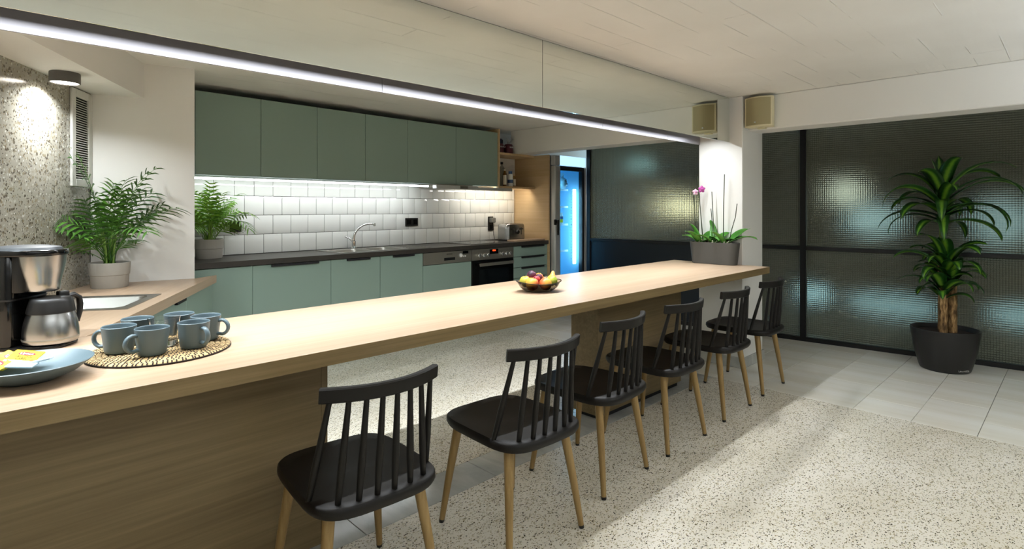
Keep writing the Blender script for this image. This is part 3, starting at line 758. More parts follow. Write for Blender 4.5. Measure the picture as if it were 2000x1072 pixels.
for lab, u, v, arms in (('maroon gas cartridge with dark cap at the left of the upper shelf', 4.60, 4.49, False), ('maroon gas cartridge with folding burner arms on the upper shelf', 4.728, 4.465, True)):
    z = 1.9302; t = thing('gas_cartridge', lab, 'gas cartridge', 'K', (u, v, z), 'gas cartridges on the upper shelf')
    part('can', B().lathe([(0, z), (0.054, z), (0.056, z + 0.01), (0.056, z + 0.085), (0.045, z + 0.108), (0.02, z + 0.115), (0, z + 0.115)], 24, (u, v)), M_GAS, t, 50)
    part('valve', B().lathe([(0.018, z + 0.11), (0.016, z + 0.135), (0.01, z + 0.14), (0, z + 0.14)] if arms else [(0.046, z + 0.10), (0.044, z + 0.15), (0.03, z + 0.165), (0, z + 0.165)], 16, (u, v)), M_ALU if arms else M_GAS2, t, 40)
    if arms:
        for sgn in (-1, 1): part('burner_arm', B().tube([(u + 0.008 * sgn, v - 0.01, z + 0.13), (u + 0.055 * sgn, v - 0.02, z + 0.175)], 0.006, 8), M_ALU, t, 50)
    text('KAYKA', 0.024, (u + 0.004, v - 0.0575, z + 0.07), (R(90), 0, R(-5)), M_PRWHITE, t)

# ------------------------------------------------------------------ fridge
fu0, fu1, fv0 = 5.150, 5.775, 4.115
fr = thing('display_fridge', 'tall glass-door drinks fridge glowing blue', 'fridge', 'K', ((fu0 + fu1) / 2, 4.40, 0))
body = B().box(fu0, fu0 + 0.03, fv0 + 0.06, 4.72, 0.08, 1.925, 0.002).box(fu1 - 0.03, fu1, fv0 + 0.06, 4.72, 0.08, 1.925, 0.002).box(fu0 + 0.03, fu1 - 0.03, 4.69, 4.72, 0.08, 1.925).box(fu0 + 0.03, fu1 - 0.03, fv0 + 0.06, 4.69, 0.08, 0.40).box(fu0 + 0.03, fu1 - 0.03, fv0 + 0.06, 4.69, 1.80, 1.925)
part('cabinet', body, mat('fridge_grey', '#6e706f', 0.45, 0.4), fr)
part('liner', B().box(fu0 + 0.031, fu0 + 0.035, fv0 + 0.065, 4.685, 0.402, 1.798).box(fu1 - 0.035, fu1 - 0.031, fv0 + 0.065, 4.685, 0.402, 1.798).box(fu0 + 0.031, fu1 - 0.031, 4.683, 4.689, 0.402, 1.798).box(fu0 + 0.031, fu1 - 0.031, fv0 + 0.065, 4.685, 0.401, 0.406).box(fu0 + 0.031, fu1 - 0.031, fv0 + 0.065, 4.685, 1.794, 1.799), M_FRIN, fr)
hp = part('header_sign', B().box(fu0 + 0.10, fu1 - 0.01, fv0 - 0.005, fv0 + 0.059, 1.812, 1.925, 0.003), M_HEAD, fr)
part('header_post', B().box(fu0, fu0 + 0.099, fv0 - 0.005, fv0 + 0.059, 1.805, 1.925, 0.006), M_ALU, fr)
part('kick_plate', B().box(fu0 + 0.01, fu1 - 0.01, fv0 + 0.03, fv0 + 0.059, 0.02, 0.14), M_BLACK, fr)
for fx in (fu0 + 0.05, fu1 - 0.05):
    for fy in (fv0 + 0.10, 4.66): part('foot', B().lathe([(0, 0), (0.02, 0), (0.018, 0.08), (0, 0.08)], 12, (fx, fy)), M_BLACK, fr)
dd = part('door', B().box(fu0 - 0.004, fu0 + 0.098, fv0 - 0.012, fv0 + 0.058, 0.15, 1.80, 0.014, 3), M_ALU, fr, 40, 'silver door stile with black handle')
part('door_frame', B().box(fu1 - 0.03, fu1 - 0.002, fv0 - 0.01, fv0 + 0.058, 0.15, 1.80, 0.006, 2), M_ALU, dd)
part('door_frame', B().box(fu0 + 0.098, fu1 - 0.03, fv0, fv0 + 0.055, 1.752, 1.80).box(fu0 + 0.098, fu1 - 0.03, fv0, fv0 + 0.055, 0.15, 0.22).box(fu1 - 0.075, fu1 - 0.03, fv0, fv0 + 0.055, 0.22, 1.752).box(fu0 + 0.098, fu0 + 0.108, fv0, fv0 + 0.055, 0.22, 1.752), M_BLACK, dd)
part('door_glass', B().box(fu0 + 0.108, fu1 - 0.075, fv0 + 0.02, fv0 + 0.026, 0.22, 1.752), M_DOORG, dd)
part('handle', B().box(fu0 + 0.0, fu0 + 0.022, fv0 - 0.055, fv0 - 0.032, 0.98, 1.16, 0.008, 2).box(fu0 - 0.008, fu0 + 0.018, fv0 - 0.035, fv0 - 0.01, 1.12, 1.155, 0.004), M_BLKPL, dd, 40)
part('lock_box', B().box(fu0 - 0.03, fu0 + 0.008, fv0 - 0.03, fv0 - 0.008, 1.10, 1.165, 0.006, 2), M_BLKPL, dd)
part('lamp_tube', B().box(fu1 - 0.155, fu1 - 0.105, fv0 + 0.072, fv0 + 0.092, 0.60, 1.535, 0.006, 2), M_LEDB, fr)
for z in (1.525, 1.312, 1.092, 0.765):
    s_b = B().box(fu0 + 0.04, fu1 - 0.17, fv0 + 0.150, fv0 + 0.160, z - 0.012, z + 0.012).box(fu0 + 0.04, fu1 - 0.17, 4.60, 4.61, z - 0.006, z + 0.006)
    for k in range(12):
        xx = fu0 + 0.045 + k * 0.0365
        if xx < fu1 - 0.17: s_b.box(xx, xx + 0.004, fv0 + 0.155, 4.605, z - 0.003, z + 0.003)
    part('shelf', s_b, M_SHELFW, fr)
for k in range(26): part('clip', B().box(fu1 - 0.185, fu1 - 0.172, fv0 + 0.09, fv0 + 0.095, 0.63 + k * 0.035, 0.645 + k * 0.035), M_SHELFW, fr)
c_, s_ = math.cos(PHI), math.sin(PHI)
def kw_(u, v, z): return (u * c_ - v * s_, u * s_ + v * c_, z)
light('fridge_lamp', 'AREA', kw_(fu0 + 0.125, fv0 + 0.065, 1.07), 1.8, (0.16, 0.62, 1.0), (R(90), 0, PHI - R(35)), shape='RECTANGLE', size=0.02, size_y=1.2)
light('fridge_lamp', 'AREA', kw_(fu1 - 0.09, fv0 + 0.065, 1.07), 3.2, (0.16, 0.60, 1.0), (R(90), 0, PHI + R(35)), shape='RECTANGLE', size=0.03, size_y=0.9)
_b = B(); _b.sphere((5.50, 4.285, 1.60), 0.07, (1.0, 1.1, 1.1), 14, 10)
for v in _b.bm.verts: v.co += Vector((random.uniform(-.012, .012), random.uniform(-.012, .012), random.uniform(-.008, .012) if v.co.z > 1.55 else 0))
_b.tube([(5.50, 4.28, 1.66), (5.51, 4.28, 1.69), (5.49, 4.27, 1.715)], [0.03, 0.012, 0.03], 8)
zmin = min(v.co.z for v in _b.bm.verts)
for v in _b.bm.verts: v.co.z = max(v.co.z, 1.5295)
solo('plastic_bag', _b, mat('bag_white', '#dfe6e8', 0.4), 'knotted white plastic bag on the top shelf of the fridge', 'bag', 'K', (5.50, 4.285, 1.529), 70)
jr = thing('jar', 'white jar with a yellow label on the middle fridge shelf', 'jar', 'K', (5.475, 4.30, 1.1045))
part('body', B().lathe([(0, 1.1045), (0.042, 1.1045), (0.045, 1.115), (0.045, 1.205), (0.036, 1.218), (0.036, 1.222), (0, 1.222)], 20, (5.475, 4.30)), M_WHITEPL, jr, 40)
part('lid', B().lathe([(0.039, 1.221), (0.039, 1.242), (0, 1.242)], 20, (5.475, 4.30)), M_PRWHITE, jr, 40)
part('label', B().lathe([(0.0455, 1.12), (0.0455, 1.16)], 20, (5.475, 4.30)), M_TEAY, jr)
part('label', B().lathe([(0.0455, 1.161), (0.0455, 1.195)], 20, (5.475, 4.30)), M_LABB, jr)
jr2 = thing('jar', 'dark jar beside the white jar on the middle fridge shelf', 'jar', 'K', (5.56, 4.36, 1.1045))
part('body', B().lathe([(0, 1.1045), (0.03, 1.1045), (0.03, 1.18), (0.022, 1.19), (0, 1.19)], 18, (5.56, 4.36)), M_LABB, jr2, 40)

# ------------------------------------------------------------------ vent, downlight, speaker
vt = thing('vent_grille', 'tall narrow white louvred vent on the pebble wall', 'vent', 'S', (-0.125, 0, 1.42))
a, b_, z0, z1 = -0.252, -0.006, 1.422, 1.978
part('frame', B().box(a, a + 0.045, -0.014, -0.0005, z0, z1, 0.003).box(b_ - 0.045, b_, -0.014, -0.0005, z0, z1, 0.003).box(a + 0.045, b_ - 0.045, -0.014, -0.0005, z0, z0 + 0.045, 0.003).box(a + 0.045, b_ - 0.045, -0.014, -0.0005, z1 - 0.045, z1, 0.003), M_VENT, vt)
part('backing', B().box(a + 0.044, b_ - 0.044, -0.003, -0.0005, z0 + 0.04, z1 - 0.04), M_DARK, vt)
lou = mesh('louvre', B().rings([[(a + 0.045, y, z) for y, z in ((-0.012, -0.003), (-0.011, -0.0045), (-0.0035, 0.002), (-0.0035, 0.004))], [(b_ - 0.045, y, z) for y, z in ((-0.012, -0.003), (-0.011, -0.0045), (-0.0035, 0.002), (-0.0035, 0.004))]]), M_VENT)
nl = 34
for k in range(nl):
    o = bpy.data.objects.new('louvre', lou); COL.objects.link(o); o.parent = vt; o.location = Vector((0, 0, z0 + 0.05 + (z1 - z0 - 0.10) * (k + 0.5) / nl)) - ORG[vt.name]

lx, ly = toS(0.362, 3.625)
dl = thing('ceiling_downlight', 'grey cylinder downlight under the white soffit', 'ceiling light', 'S', (lx, ly, 1.988))
part('housing', B().lathe([(0, 1.9875), (0.064, 1.9875), (0.065, 1.98), (0.065, 1.936), (0.060, 1.934), (0.058, 1.938)], 40, (lx, ly)), M_LAMPB, dl, 40)
part('diffuser', B().lathe([(0.0585, 1.939), (0.04, 1.936), (0, 1.935)], 32, (lx, ly)), M_LAMPE, dl, 60)
light('downlight_lamp', 'AREA', (0.362, 3.625, 1.930), 8, (0.94, 0.975, 1.0), (0, 0, 0), shape='DISK', size=0.11, spread=R(150))
light('downlight_lamp', 'AREA', (-0.30, 2.42, 1.930), 15, (0.80, 0.92, 1.0), (0, 0, 0), shape='DISK', size=0.11, spread=R(150))  # second lamp added out of view to brighten the pier and side worktop

sp = thing('wall_speaker', 'beige curved-front loudspeaker mounted on the white beam by the pillar', 'speaker', 'W', (4.6, 1.79, 1.93))
y0, y1 = 1.69, 1.905
prof = [(4.597, y0 + 0.02), (4.54, y0)] + [(4.50 - 0.035 * math.sin(math.pi * t), y0 + (y1 - y0) * t) for t in [i / 10 for i in range(11)]] + [(4.54, y1), (4.597, y1 - 0.02)]
part('cabinet', B().prism(prof, 1.945, 2.182, 0.004), M_SPK, sp, 40)
gpf = [(4.498 - 0.035 * math.sin(math.pi * t) - 0.003, y0 + 0.01 + (y1 - y0 - 0.02) * t) for t in [i / 12 for i in range(13)]]
part('grille', B().prism(gpf + [(4.50, y1 - 0.01), (4.50, y0 + 0.01)], 1.957, 2.17), M_SPKG, sp, 40)
part('badge', B().box(4.455, 4.4605, 1.80, 1.815, 1.972, 1.982, 0.001), M_CHROME, sp)
part('bracket', B().box(4.56, 4.599, 1.77, 1.83, 1.935, 1.945), M_SPK, sp)

# ------------------------------------------------------------------ chairs
def make_chair():
    t = thing('dining_chair', '', 'chair')
    # seat: rounded, dished
    outl = []
    n = 40
    for i in range(n):
        a_ = 2 * math.pi * i / n; c, s = math.cos(a_), math.sin(a_)
        e = 0.46
        px = 0.217 * (abs(c) ** e) * (1 if c >= 0 else -1); py = 0.240 * (abs(s) ** e) * (1 if s >= 0 else -1)
        px *= 1.0 - 0.22 * (py + 0.248) * 0.5; py -= 0.012 * (1 if s < 0 else 0) * (1 - (px / 0.23) ** 2)
        outl.append((px, py))
    sb = B(); zt = 0.445
    dish = lambda k: -0.012 * (1 - k * k)
    rings_ = [[(0.86 * x, 0.86 * y, zt - 0.040) for x, y in outl], [(0.965 * x, 0.965 * y, zt - 0.037) for x, y in outl], [(1.0 * x, 1.0 * y, zt - 0.022) for x, y in outl], [(0.995 * x, 0.995 * y, zt - 0.006) for x, y in outl], [(0.97 * x, 0.97 * y, zt) for x, y in outl]]
    for k in (0.8, 0.55, 0.3, 0.05): rings_.append([(k * x, k * y, zt + dish(k) * (1 if y > -0.1 else 0.8)) for x, y in outl])
    sb.rings(rings_); part('seat', sb, M_CHAIR, t, 50)
    for sx in (-1, 1):
        for sy in (-1, 1):
            fx, fy = 0.198 * sx, (0.208 if sy > 0 else -0.212); tx, ty = 0.150 * sx, 0.155 * sy
            f = 0.012 / 0.414
            lg = part('leg', B().tube([(fx + (tx - fx) * f, fy + (ty - fy) * f, 0.012), ((fx + tx) / 2, (fy + ty) / 2, 0.213), (tx, ty, 0.407)], [0.0115, 0.0160, 0.0195], 14), M_LEG, t, 60)
            part('foot_cap', B().tube([(fx, fy, 0.0), (fx + (tx - fx) * f, fy + (ty - fy) * f, 0.0125)], [0.0105, 0.0122], 12), M_BLKPL, lg, 50)
    # top rail: an arc
    def arc(x): return -0.250 + 0.068 * (x / 0.20) ** 2
    rb = B(); rr = []
    for i in range(17):
        x = -0.192 + 0.384 * i / 16; y = arc(x); slope = 2 * 0.068 * x / 0.04
        nx, ny = -slope, 1.0; l_ = math.hypot(nx, ny); nx, ny = nx / l_, ny / l_
        zlo, zhi = 0.742, 0.787; th = 0.0125
        sec = [(-th, zlo + 0.004), (-th * 0.6, zlo), (th * 0.6, zlo), (th, zlo + 0.004), (th, zhi - 0.004), (th * 0.6, zhi), (-th * 0.6, zhi), (-th, zhi - 0.004)]
        rr.append([(x + nx * q, y + ny * q - 0.12 * (z - zlo), z) for q, z in sec])
    rb.rings(rr); part('top_rail', rb, M_CHAIR, t, 40)
    for i in range(8):
        k = -1 + 2 * i / 7
        xt = 0.168 * k; yt = arc(xt) - 0.001; xb = 0.200 * k; yb = -0.222 + 0.022 * abs(k) ** 2 + 0.075 * abs(k) ** 6
        part('spindle', B().tube([(xb, yb, 0.437), (xb + (xt - xb) * .35, yb + (yt - yb) * .35, 0.437 + .31 * .35), (xt, yt, 0.747)], [0.0088, 0.0118, 0.0080], 10), M_CHAIR, t, 60)
    return t


ch = make_chair()
chairs = [(0.925, 1.695, -4, 'black spindle-back chair nearest the camera, against the oak base panel'),
          (1.60, 1.642, -2, 'second black spindle-back chair from the camera, standing clear of the others'),
          (2.215, 1.715, 4, 'third black spindle-back chair from the camera, at the near edge of the pedestal'),
          (2.825, 1.722, -1, 'fourth black spindle-back chair from the camera, in front of the pedestal'),
          (3.487, 1.735, 1, 'fifth black spindle-back chair from the camera, second from the pillar'),
          (4.13, 1.757, 1, 'farthest black spindle-back chair, in front of the white pillar')]
for i, (x, y, a_, lab) in enumerate(chairs):
    o = ch if i == 0 else dup(ch)
    o.location = (x, y, 0); o.rotation_euler = (0, 0, R(a_)); o['label'] = lab; o['group'] = 'spindle-back chairs along the bar'

# ------------------------------------------------------------------ things on the bar
RT = Vector((math.sin(ANG), -math.cos(ANG), 0)); FW = Vector((math.cos(ANG), math.sin(ANG), 0))
# woven mat
mc = (0.45, 2.075)
mt = thing('placemat', 'round woven straw mat bound with dark thread under the mugs', 'placemat', 'W', (mc[0], mc[1], BZ))
nr = 13
for k in range(nr):
    r0 = 0.2 * (k + 0.5) / nr
    _b = B(); seg = 64; rs = []
    for i in range(seg):
        a_ = 2 * math.pi * i / seg
        rs.append([(mc[0] + (r0 + 0.0076 * math.cos(q)) * math.cos(a_), mc[1] + (r0 + 0.0076 * math.cos(q)) * math.sin(a_), BZ + 0.0055 + 0.0048 * math.sin(q)) for q in [2 * math.pi * j / 6 for j in range(6)]])
    rs.append(rs[0]); _b.rings(rs, False, False)
    part('coil', _b, M_STRAW, mt, 60)
_b = B()
for k in range(nr):
    r0 = 0.2 * (k + 0.5) / nr; cnt = max(6, int(2 * math.pi * r0 / 0.0125))
    for i in range(cnt):
        a_ = 2 * math.pi * (i + 0.5 * (k % 2)) / cnt + random.uniform(-.02, .02)
        for j in range(1):
            q0 = []
            for s_i in (-1, 1):
                da = s_i * 0.0019 / r0
                q0.append([(mc[0] + (r0 + 0.0084 * math.cos(q)) * math.cos(a_ + da + 0.05 * (q - 1.5) * 0.01 / r0), mc[1] + (r0 + 0.0084 * math.cos(q)) * math.sin(a_ + da), BZ + 0.0055 + 0.0054 * math.sin(q)) for q in (0, 0.8, 1.57, 2.3, 3.14)])
            _b.rings(q0, False, False, closed=False)
part('thread', _b, M_THREAD, mt, kind='stuff')
_b = B().lathe([(0.2, BZ + 0.001), (0.2020, BZ + 0.002), (0.2020, BZ + 0.0045), (0.199, BZ + 0.006)], 64, mc); part('rim', _b, M_THREAD, mt, 40)
MZ = BZ + 0.0108


def make_mug():
    t = thing('mug', '', 'mug')
    part('cup', B().lathe([(0, 0.0), (0.033, 0.0), (0.0375, 0.003), (0.0395, 0.012), (0.0465, 0.078), (0.0470, 0.081), (0.0455, 0.0825), (0.0440, 0.081), (0.0435, 0.078), (0.0370, 0.012), (0.033, 0.007), (0, 0.006)], 40), M_PLATE, t, 50)
    pts = [(0.0435, 0, 0.064)]
    for i in range(9):
        a_ = R(80 - 160 * i / 8); pts.append((0.052 + 0.024 * math.cos(a_), 0, 0.042 + 0.0245 * math.sin(a_)))
    pts.append((0.0395, 0, 0.020))
    part('handle', B().tube(pts, 0.0058, 10, flat=1.35, up=(0, 1, 0)), M_PLATE, t, 60)
    return t


mug = make_mug()


def hdir(r, f): v = RT * r + FW * f; return math.atan2(v.y, v.x)


mugs = [((0.342, 2.100), hdir(-1, -0.05), 'slate blue mug at the left of the mat, handle to the left'),
        ((0.410, 2.000), hdir(-0.5, -0.85), 'slate blue mug at the front of the mat, handle towards the bowl'),
        ((0.528, 2.010), hdir(0.88, -0.5), 'slate blue mug in front of the glass, handle turned to the chairs'),
        ((0.588, 2.098), hdir(1, 0.02), 'slate blue mug at the right of the mat, handle to the right'),
        ((0.532, 2.200), hdir(0.3, 1), 'slate blue mug at the far edge of the mat behind the glass'),
        ((0.410, 2.205), hdir(-0.3, 1), 'slate blue mug at the back of the mat, nearest the side worktop')]
for i, ((x, y), a_, lab) in enumerate(mugs):
    o = mug if i == 0 else dup(mug)
    o.location = (x, y, MZ); o.rotation_euler = (0, 0, a_); o['label'] = lab; o['group'] = 'slate blue mugs on the woven mat'
gx, gy = 0.466, 2.106
solo('drinking_glass', B().lathe([(0, MZ), (0.034, MZ), (0.0385, MZ + 0.004), (0.0465, MZ + 0.088), (0.0468, MZ + 0.090), (0.0445, MZ + 0.090), (0.0365, MZ + 0.024), (0.032, MZ + 0.019), (0, MZ + 0.018)], 36, (gx, gy)), M_GLASS, 'clear tumbler standing among the mugs', 'glass', 'W', (gx, gy, MZ), 50)

# bowl and tea bags
bx_, by_ = 0.122, 1.972
solo('bowl', B().lathe([(0, BZ), (0.062, BZ), (0.066, BZ + 0.003), (0.105, BZ + 0.019), (0.137, BZ + 0.044), (0.1405, BZ + 0.048), (0.138, BZ + 0.0495), (0.1335, BZ + 0.046), (0.103, BZ + 0.0235), (0.066, BZ + 0.008), (0, BZ + 0.0065)], 64, (bx_, by_)), M_PLATE, 'shallow slate blue bowl holding tea bags', 'bowl', 'W', (bx_, by_, BZ), 50)


def teabag(loc, rot, lab, first):
    t = bpy.data.objects.new('tea_bag', None); COL.objects.link(t); t.location = loc; t.rotation_euler = rot
    tag(t, lab, 'tea bag', 'tea bags in the slate blue bowl'); ORG[t.name] = Vector((0, 0, 0))
    part('envelope', B().prism(rrect(-0.035, 0.035, -0.031, 0.031, 0.002, 2), -0.0015, 0.0015, 0.001), M_TEAY, t)
    bd = part('band', B().box(-0.034, 0.034, -0.030, -0.022, 0.00155, 0.0019), M_TEAB, t)
    lg = part('logo', B().prism([(0.021 * math.cos(2 * math.pi * i / 24) ** 1, 0.012 + 0.008 * math.sin(2 * math.pi * i / 24)) for i in range(24)], 0.0016, 0.002), M_RED, t)
    text('Lipton', 0.0125, (0, 0.012, 0.0022), (0, 0, 0), M_PRWHITE, lg)
    text('YELLOW', 0.0105, (0.0, -0.003, 0.0019), (0, 0, 0), M_PRBLACK, t)
    text('LABEL', 0.0105, (0.0, -0.013, 0.0019), (0, 0, 0), M_PRBLACK, t)
    part('seal', B().prism([(0.027 + 0.005 * math.cos(i), -0.018 + 0.005 * math.sin(i)) for i in [2 * math.pi * k / 10 for k in range(10)]], 0.0016, 0.002), M_ORANGE, t)
    return t


ta = math.atan2(RT.y, RT.x)
teabag((0.116, 2.040, BZ + 0.050), (R(16), R(8), ta + 0.22), 'topmost yellow tea bag, lying on the others at the right', True)
teabag((0.078, 2.050, BZ + 0.0455), (R(20), R(14), ta - 0.25), 'yellow tea bag second from the right in the bowl', False)
teabag((0.052, 2.030, BZ + 0.041), (R(16), R(10), ta - 0.35), 'yellow tea bag third from the right, half covered in the bowl', False)
teabag((0.030, 2.000, BZ + 0.037), (R(12), R(8), ta - 0.25), 'leftmost yellow tea bag at the frame edge of the bowl', False)
for loc, rot, lab in (((0.108, 1.985, BZ + 0.040), (R(8), R(4), ta + 0.2), 'pale blue sachet under the topmost tea bag'), ((0.140, 1.995, BZ + 0.042), (R(-6), R(-10), ta + 0.45), 'pale blue sachet standing up at the right of the tea bags')):
    o = bpy.data.objects.new('sugar_sachet', mesh('sugar_sachet', B().prism(rrect(-0.032, 0.032, -0.017, 0.017, 0.002, 2), -0.0025, 0.0025, 0.0015), M_TEAB)); COL.objects.link(o)
    o.location = loc; o.rotation_euler = rot; tag(o, lab, 'sachet', 'pale sachets in the slate blue bowl')

# coffee maker, turned so its jug points right in the picture
cm = bpy.data.objects.new('coffee_maker', None); COL.objects.link(cm); cm.location = (0.205, 2.415, BZ); cm.rotation_euler = (0, 0, ta + 0.08)
tag(cm, 'black and steel filter coffee maker on the bar by the bowl', 'coffee maker'); ORG[cm.name] = Vector((0, 0, 0))
part('base', B().prism(rrect(-0.25, 0.062, -0.078, 0.078, 0.06, 8), 0, 0.012, 0.004), M_GLOSSBLK, cm, 40)
part('water_tank', B().prism(rrect(-0.25, -0.066, -0.085, 0.085, 0.018, 8), 0.012, 0.305, 0.006), M_GLOSSBLK, cm, 40)
part('neck', B().prism(rrect(-0.12, -0.040, -0.074, 0.074, 0.03, 6), 0.185, 0.305, 0.004), M_BLKPL, cm, 40)
rs = []
for z, r, cx in ((0.183, 0.040, -0.026), (0.188, 0.046, -0.027), (0.215, 0.049, -0.028), (0.245, 0.056, -0.029), (0.275, 0.062, -0.030), (0.303, 0.065, -0.030)):
    rs.append([(cx + r * math.cos(2 * math.pi * i / 40), 1.15 * r * math.sin(2 * math.pi * i / 40), z) for i in range(40)])
part('filter_basket', B().rings(rs), M_STEELV, cm, 50)
part('head_rim', B().prism(rrect(-0.25, 0.036, -0.088, 0.088, 0.08, 10), 0.302, 0.322, 0.005), M_GLOSSBLK, cm, 40)
part('lid', B().lathe([(0.088, 0.322), (0.084, 0.330), (0.05, 0.3355), (0, 0.337)], 40, (-0.075, 0), 1.15, 0.9), mat('lid_grey', '#3a3d40', 0.35), cm, 50)
part('band', B().prism(rrect(-0.252, -0.064, -0.087, 0.087, 0.02, 8), 0.160, 0.165), M_BLKPL, cm, 40)
jg = thing('coffee_jug', 'steel thermal jug with black lid under the coffee maker', 'jug'); jg.location = (0.205, 2.415, BZ + 0.0123)
part('body', B().lathe([(0, 0), (0.068, 0), (0.0745, 0.005), (0.0758, 0.02), (0.0755, 0.04), (0.072, 0.065), (0.0665, 0.088), (0.0605, 0.106)], 48), M_STEELV, jg, 50)
part('foot_ring', B().lathe([(0.0752, 0.012), (0.0765, 0.015), (0.0765, 0.017), (0.0755, 0.02)], 48), M_STEELM, jg, 50)
part('collar', B().lathe([(0.0610, 0.098), (0.0655, 0.101), (0.0655, 0.106), (0.0590, 0.136), (0.0560, 0.146), (0.050, 0.150), (0.030, 0.153), (0, 0.154)], 48), M_BLKPL, jg, 50)
part('handle', B().tube([(0.045, 0, 0.146), (0.066, 0, 0.150), (0.082, 0, 0.138), (0.086, 0, 0.115), (0.084, 0, 0.085), (0.078, 0, 0.055)], [0.008, 0.009, 0.009, 0.009, 0.008, 0.006], 10, flat=1.4, up=(0, 1, 0)), M_BLKPL, jg, 60)
part('thumb_tab', B().box(0.018, 0.05, -0.012, 0.012, 0.148, 0.166, 0.004, 2), M_BLKPL, jg)
jg.rotation_euler = (0, 0, hdir(0.42, 0.9))

# ------------------------------------------------------------------ fruit bowl
fa = Vector((0.895, -0.446, 0)); fb = Vector((0.446, 0.895, 0)); fc = Vector((2.262, 2.098, BZ))
fang = math.atan2(-0.446, 0.895)
fbowl = bpy.data.objects.new('fruit_bowl', None); COL.objects.link(fbowl); fbowl.location = fc; fbowl.rotation_euler = (0, 0, fang)
tag(fbowl, 'oval smoked glass bowl full of fruit on the bar', 'bowl'); ORG[fbowl.name] = Vector((0, 0, 0))


def boat(sc, z, lift): return [(0.128 * sc * math.cos(a_), 0.098 * sc * math.sin(a_), z + lift * (abs(math.cos(a_)) ** 2)) for a_ in [2 * math.pi * i / 40 for i in range(40)]]


part('shell', B().rings([boat(0.45, 0.001, 0), boat(0.62, 0.004, 0), boat(0.84, 0.022, 0.004), boat(0.98, 0.046, 0.012), boat(1.0, 0.048, 0.012), boat(0.97, 0.047, 0.012), boat(0.82, 0.025, 0.004), boat(0.60, 0.0075, 0), boat(0.3, 0.005, 0)], True, True), M_SMOKE, fbowl, 50)
part('rim', B().tube(boat(1.0, 0.048, 0.012) + boat(1.0, 0.048, 0.012)[:1], 0.0022, 6), M_BLKPL, fbowl, 60)


def fruit(name, lab, cat, a_, b2, z, r, m, kind='round', tilt=(0, 0, 0)):
    t = bpy.data.objects.new(name, None); COL.objects.link(t)
    t.location = fc + fa * a_ + fb * b2 + Vector((0, 0, z)); t.rotation_euler = tilt
    tag(t, lab, cat, 'fruit in the smoked glass bowl'); ORG[t.name] = Vector((0, 0, 0))
    if kind == 'round':
        pr = [(0.0, -r * 0.86), (r * .3, -r * .93), (r * .62, -r * .78), (r * .9, -r * .42), (r, 0), (r * .93, r * .42), (r * .68, r * .78), (r * .36, r * .92), (r * .12, r * .86), (0.0, r * .76)]
    else:
        pr = [(0, -r * .95), (r * .4, -r * .93), (r * .8, -r * .65), (r, -r * .1), (r * .9, r * .4), (r * .6, r * .9), (r * .42, r * 1.35), (r * .32, r * 1.7), (r * .15, r * 1.85), (0, r * 1.83)]
    part('flesh', B().lathe(pr, 22), m, t, 80)
    top = r * 0.8 if kind == 'round' else r * 1.8
    part('stalk', B().tube([(0, 0, top - 0.004), (0.002, 0, top + 0.008), (0.005, 0.001, top + 0.014)], 0.0014, 6), M_TWIG, t, 60)


fruit('peach', 'orange peach at the front left of the fruit bowl', 'peach', -0.052, -0.036, 0.046, 0.036, M_PEACH, tilt=(0.3, 0.1, 0))
fruit('peach', 'red and yellow peach at the front middle of the fruit bowl', 'peach', 0.022, -0.044, 0.044, 0.035, M_PEACH, tilt=(0.5, -0.1, 2))
fruit('apple', 'yellow apple at the left end of the fruit bowl', 'apple', -0.072, 0.020, 0.053, 0.032, M_YEL, tilt=(0.1, -0.3, 0))
fruit('plum', 'dark purple plum on top of the fruit', 'plum', -0.032, 0.030, 0.086, 0.0265, M_PLUM, tilt=(0.5, 0.4, 0))
fruit('plum', 'small red plum wedged between the two front peaches', 'plum', -0.014, 0.000, 0.066, 0.021, M_PLUMR)
fruit('plum', 'small dark plum behind the red plum', 'plum', 0.012, 0.028, 0.073, 0.021, M_PLUM)
fruit('peach', 'peach at the back of the fruit bowl', 'peach', 0.020, 0.062, 0.062, 0.032, M_PEACH, tilt=(-0.3, 0.2, 1))
fruit('pear', 'green pear lying at the front right of the fruit bowl', 'pear', 0.070, -0.020, 0.056, 0.031, M_PEARG, 'pear', tilt=(R(75), 0, R(150)))
fruit('pear', 'yellow red pear standing up at the right end of the fruit bowl', 'pear', 0.090, 0.028, 0.058, 0.027, M_PEARY, 'pear', tilt=(R(-10), R(22), 0))


# ------------------------------------------------------------------ plants
WALLS = []                                          # (point, inward normal) in world coordinates: leaves bend along walls, never through them


def keep(bm, origin):
    o = Vector(origin)
    for v in bm.verts:
        p = v.co + o
        for q, n_ in WALLS:
            d = (p - q).dot(n_)
            if d < 0.004: p = p + n_ * (0.004 - d) 
        v.co = p - o


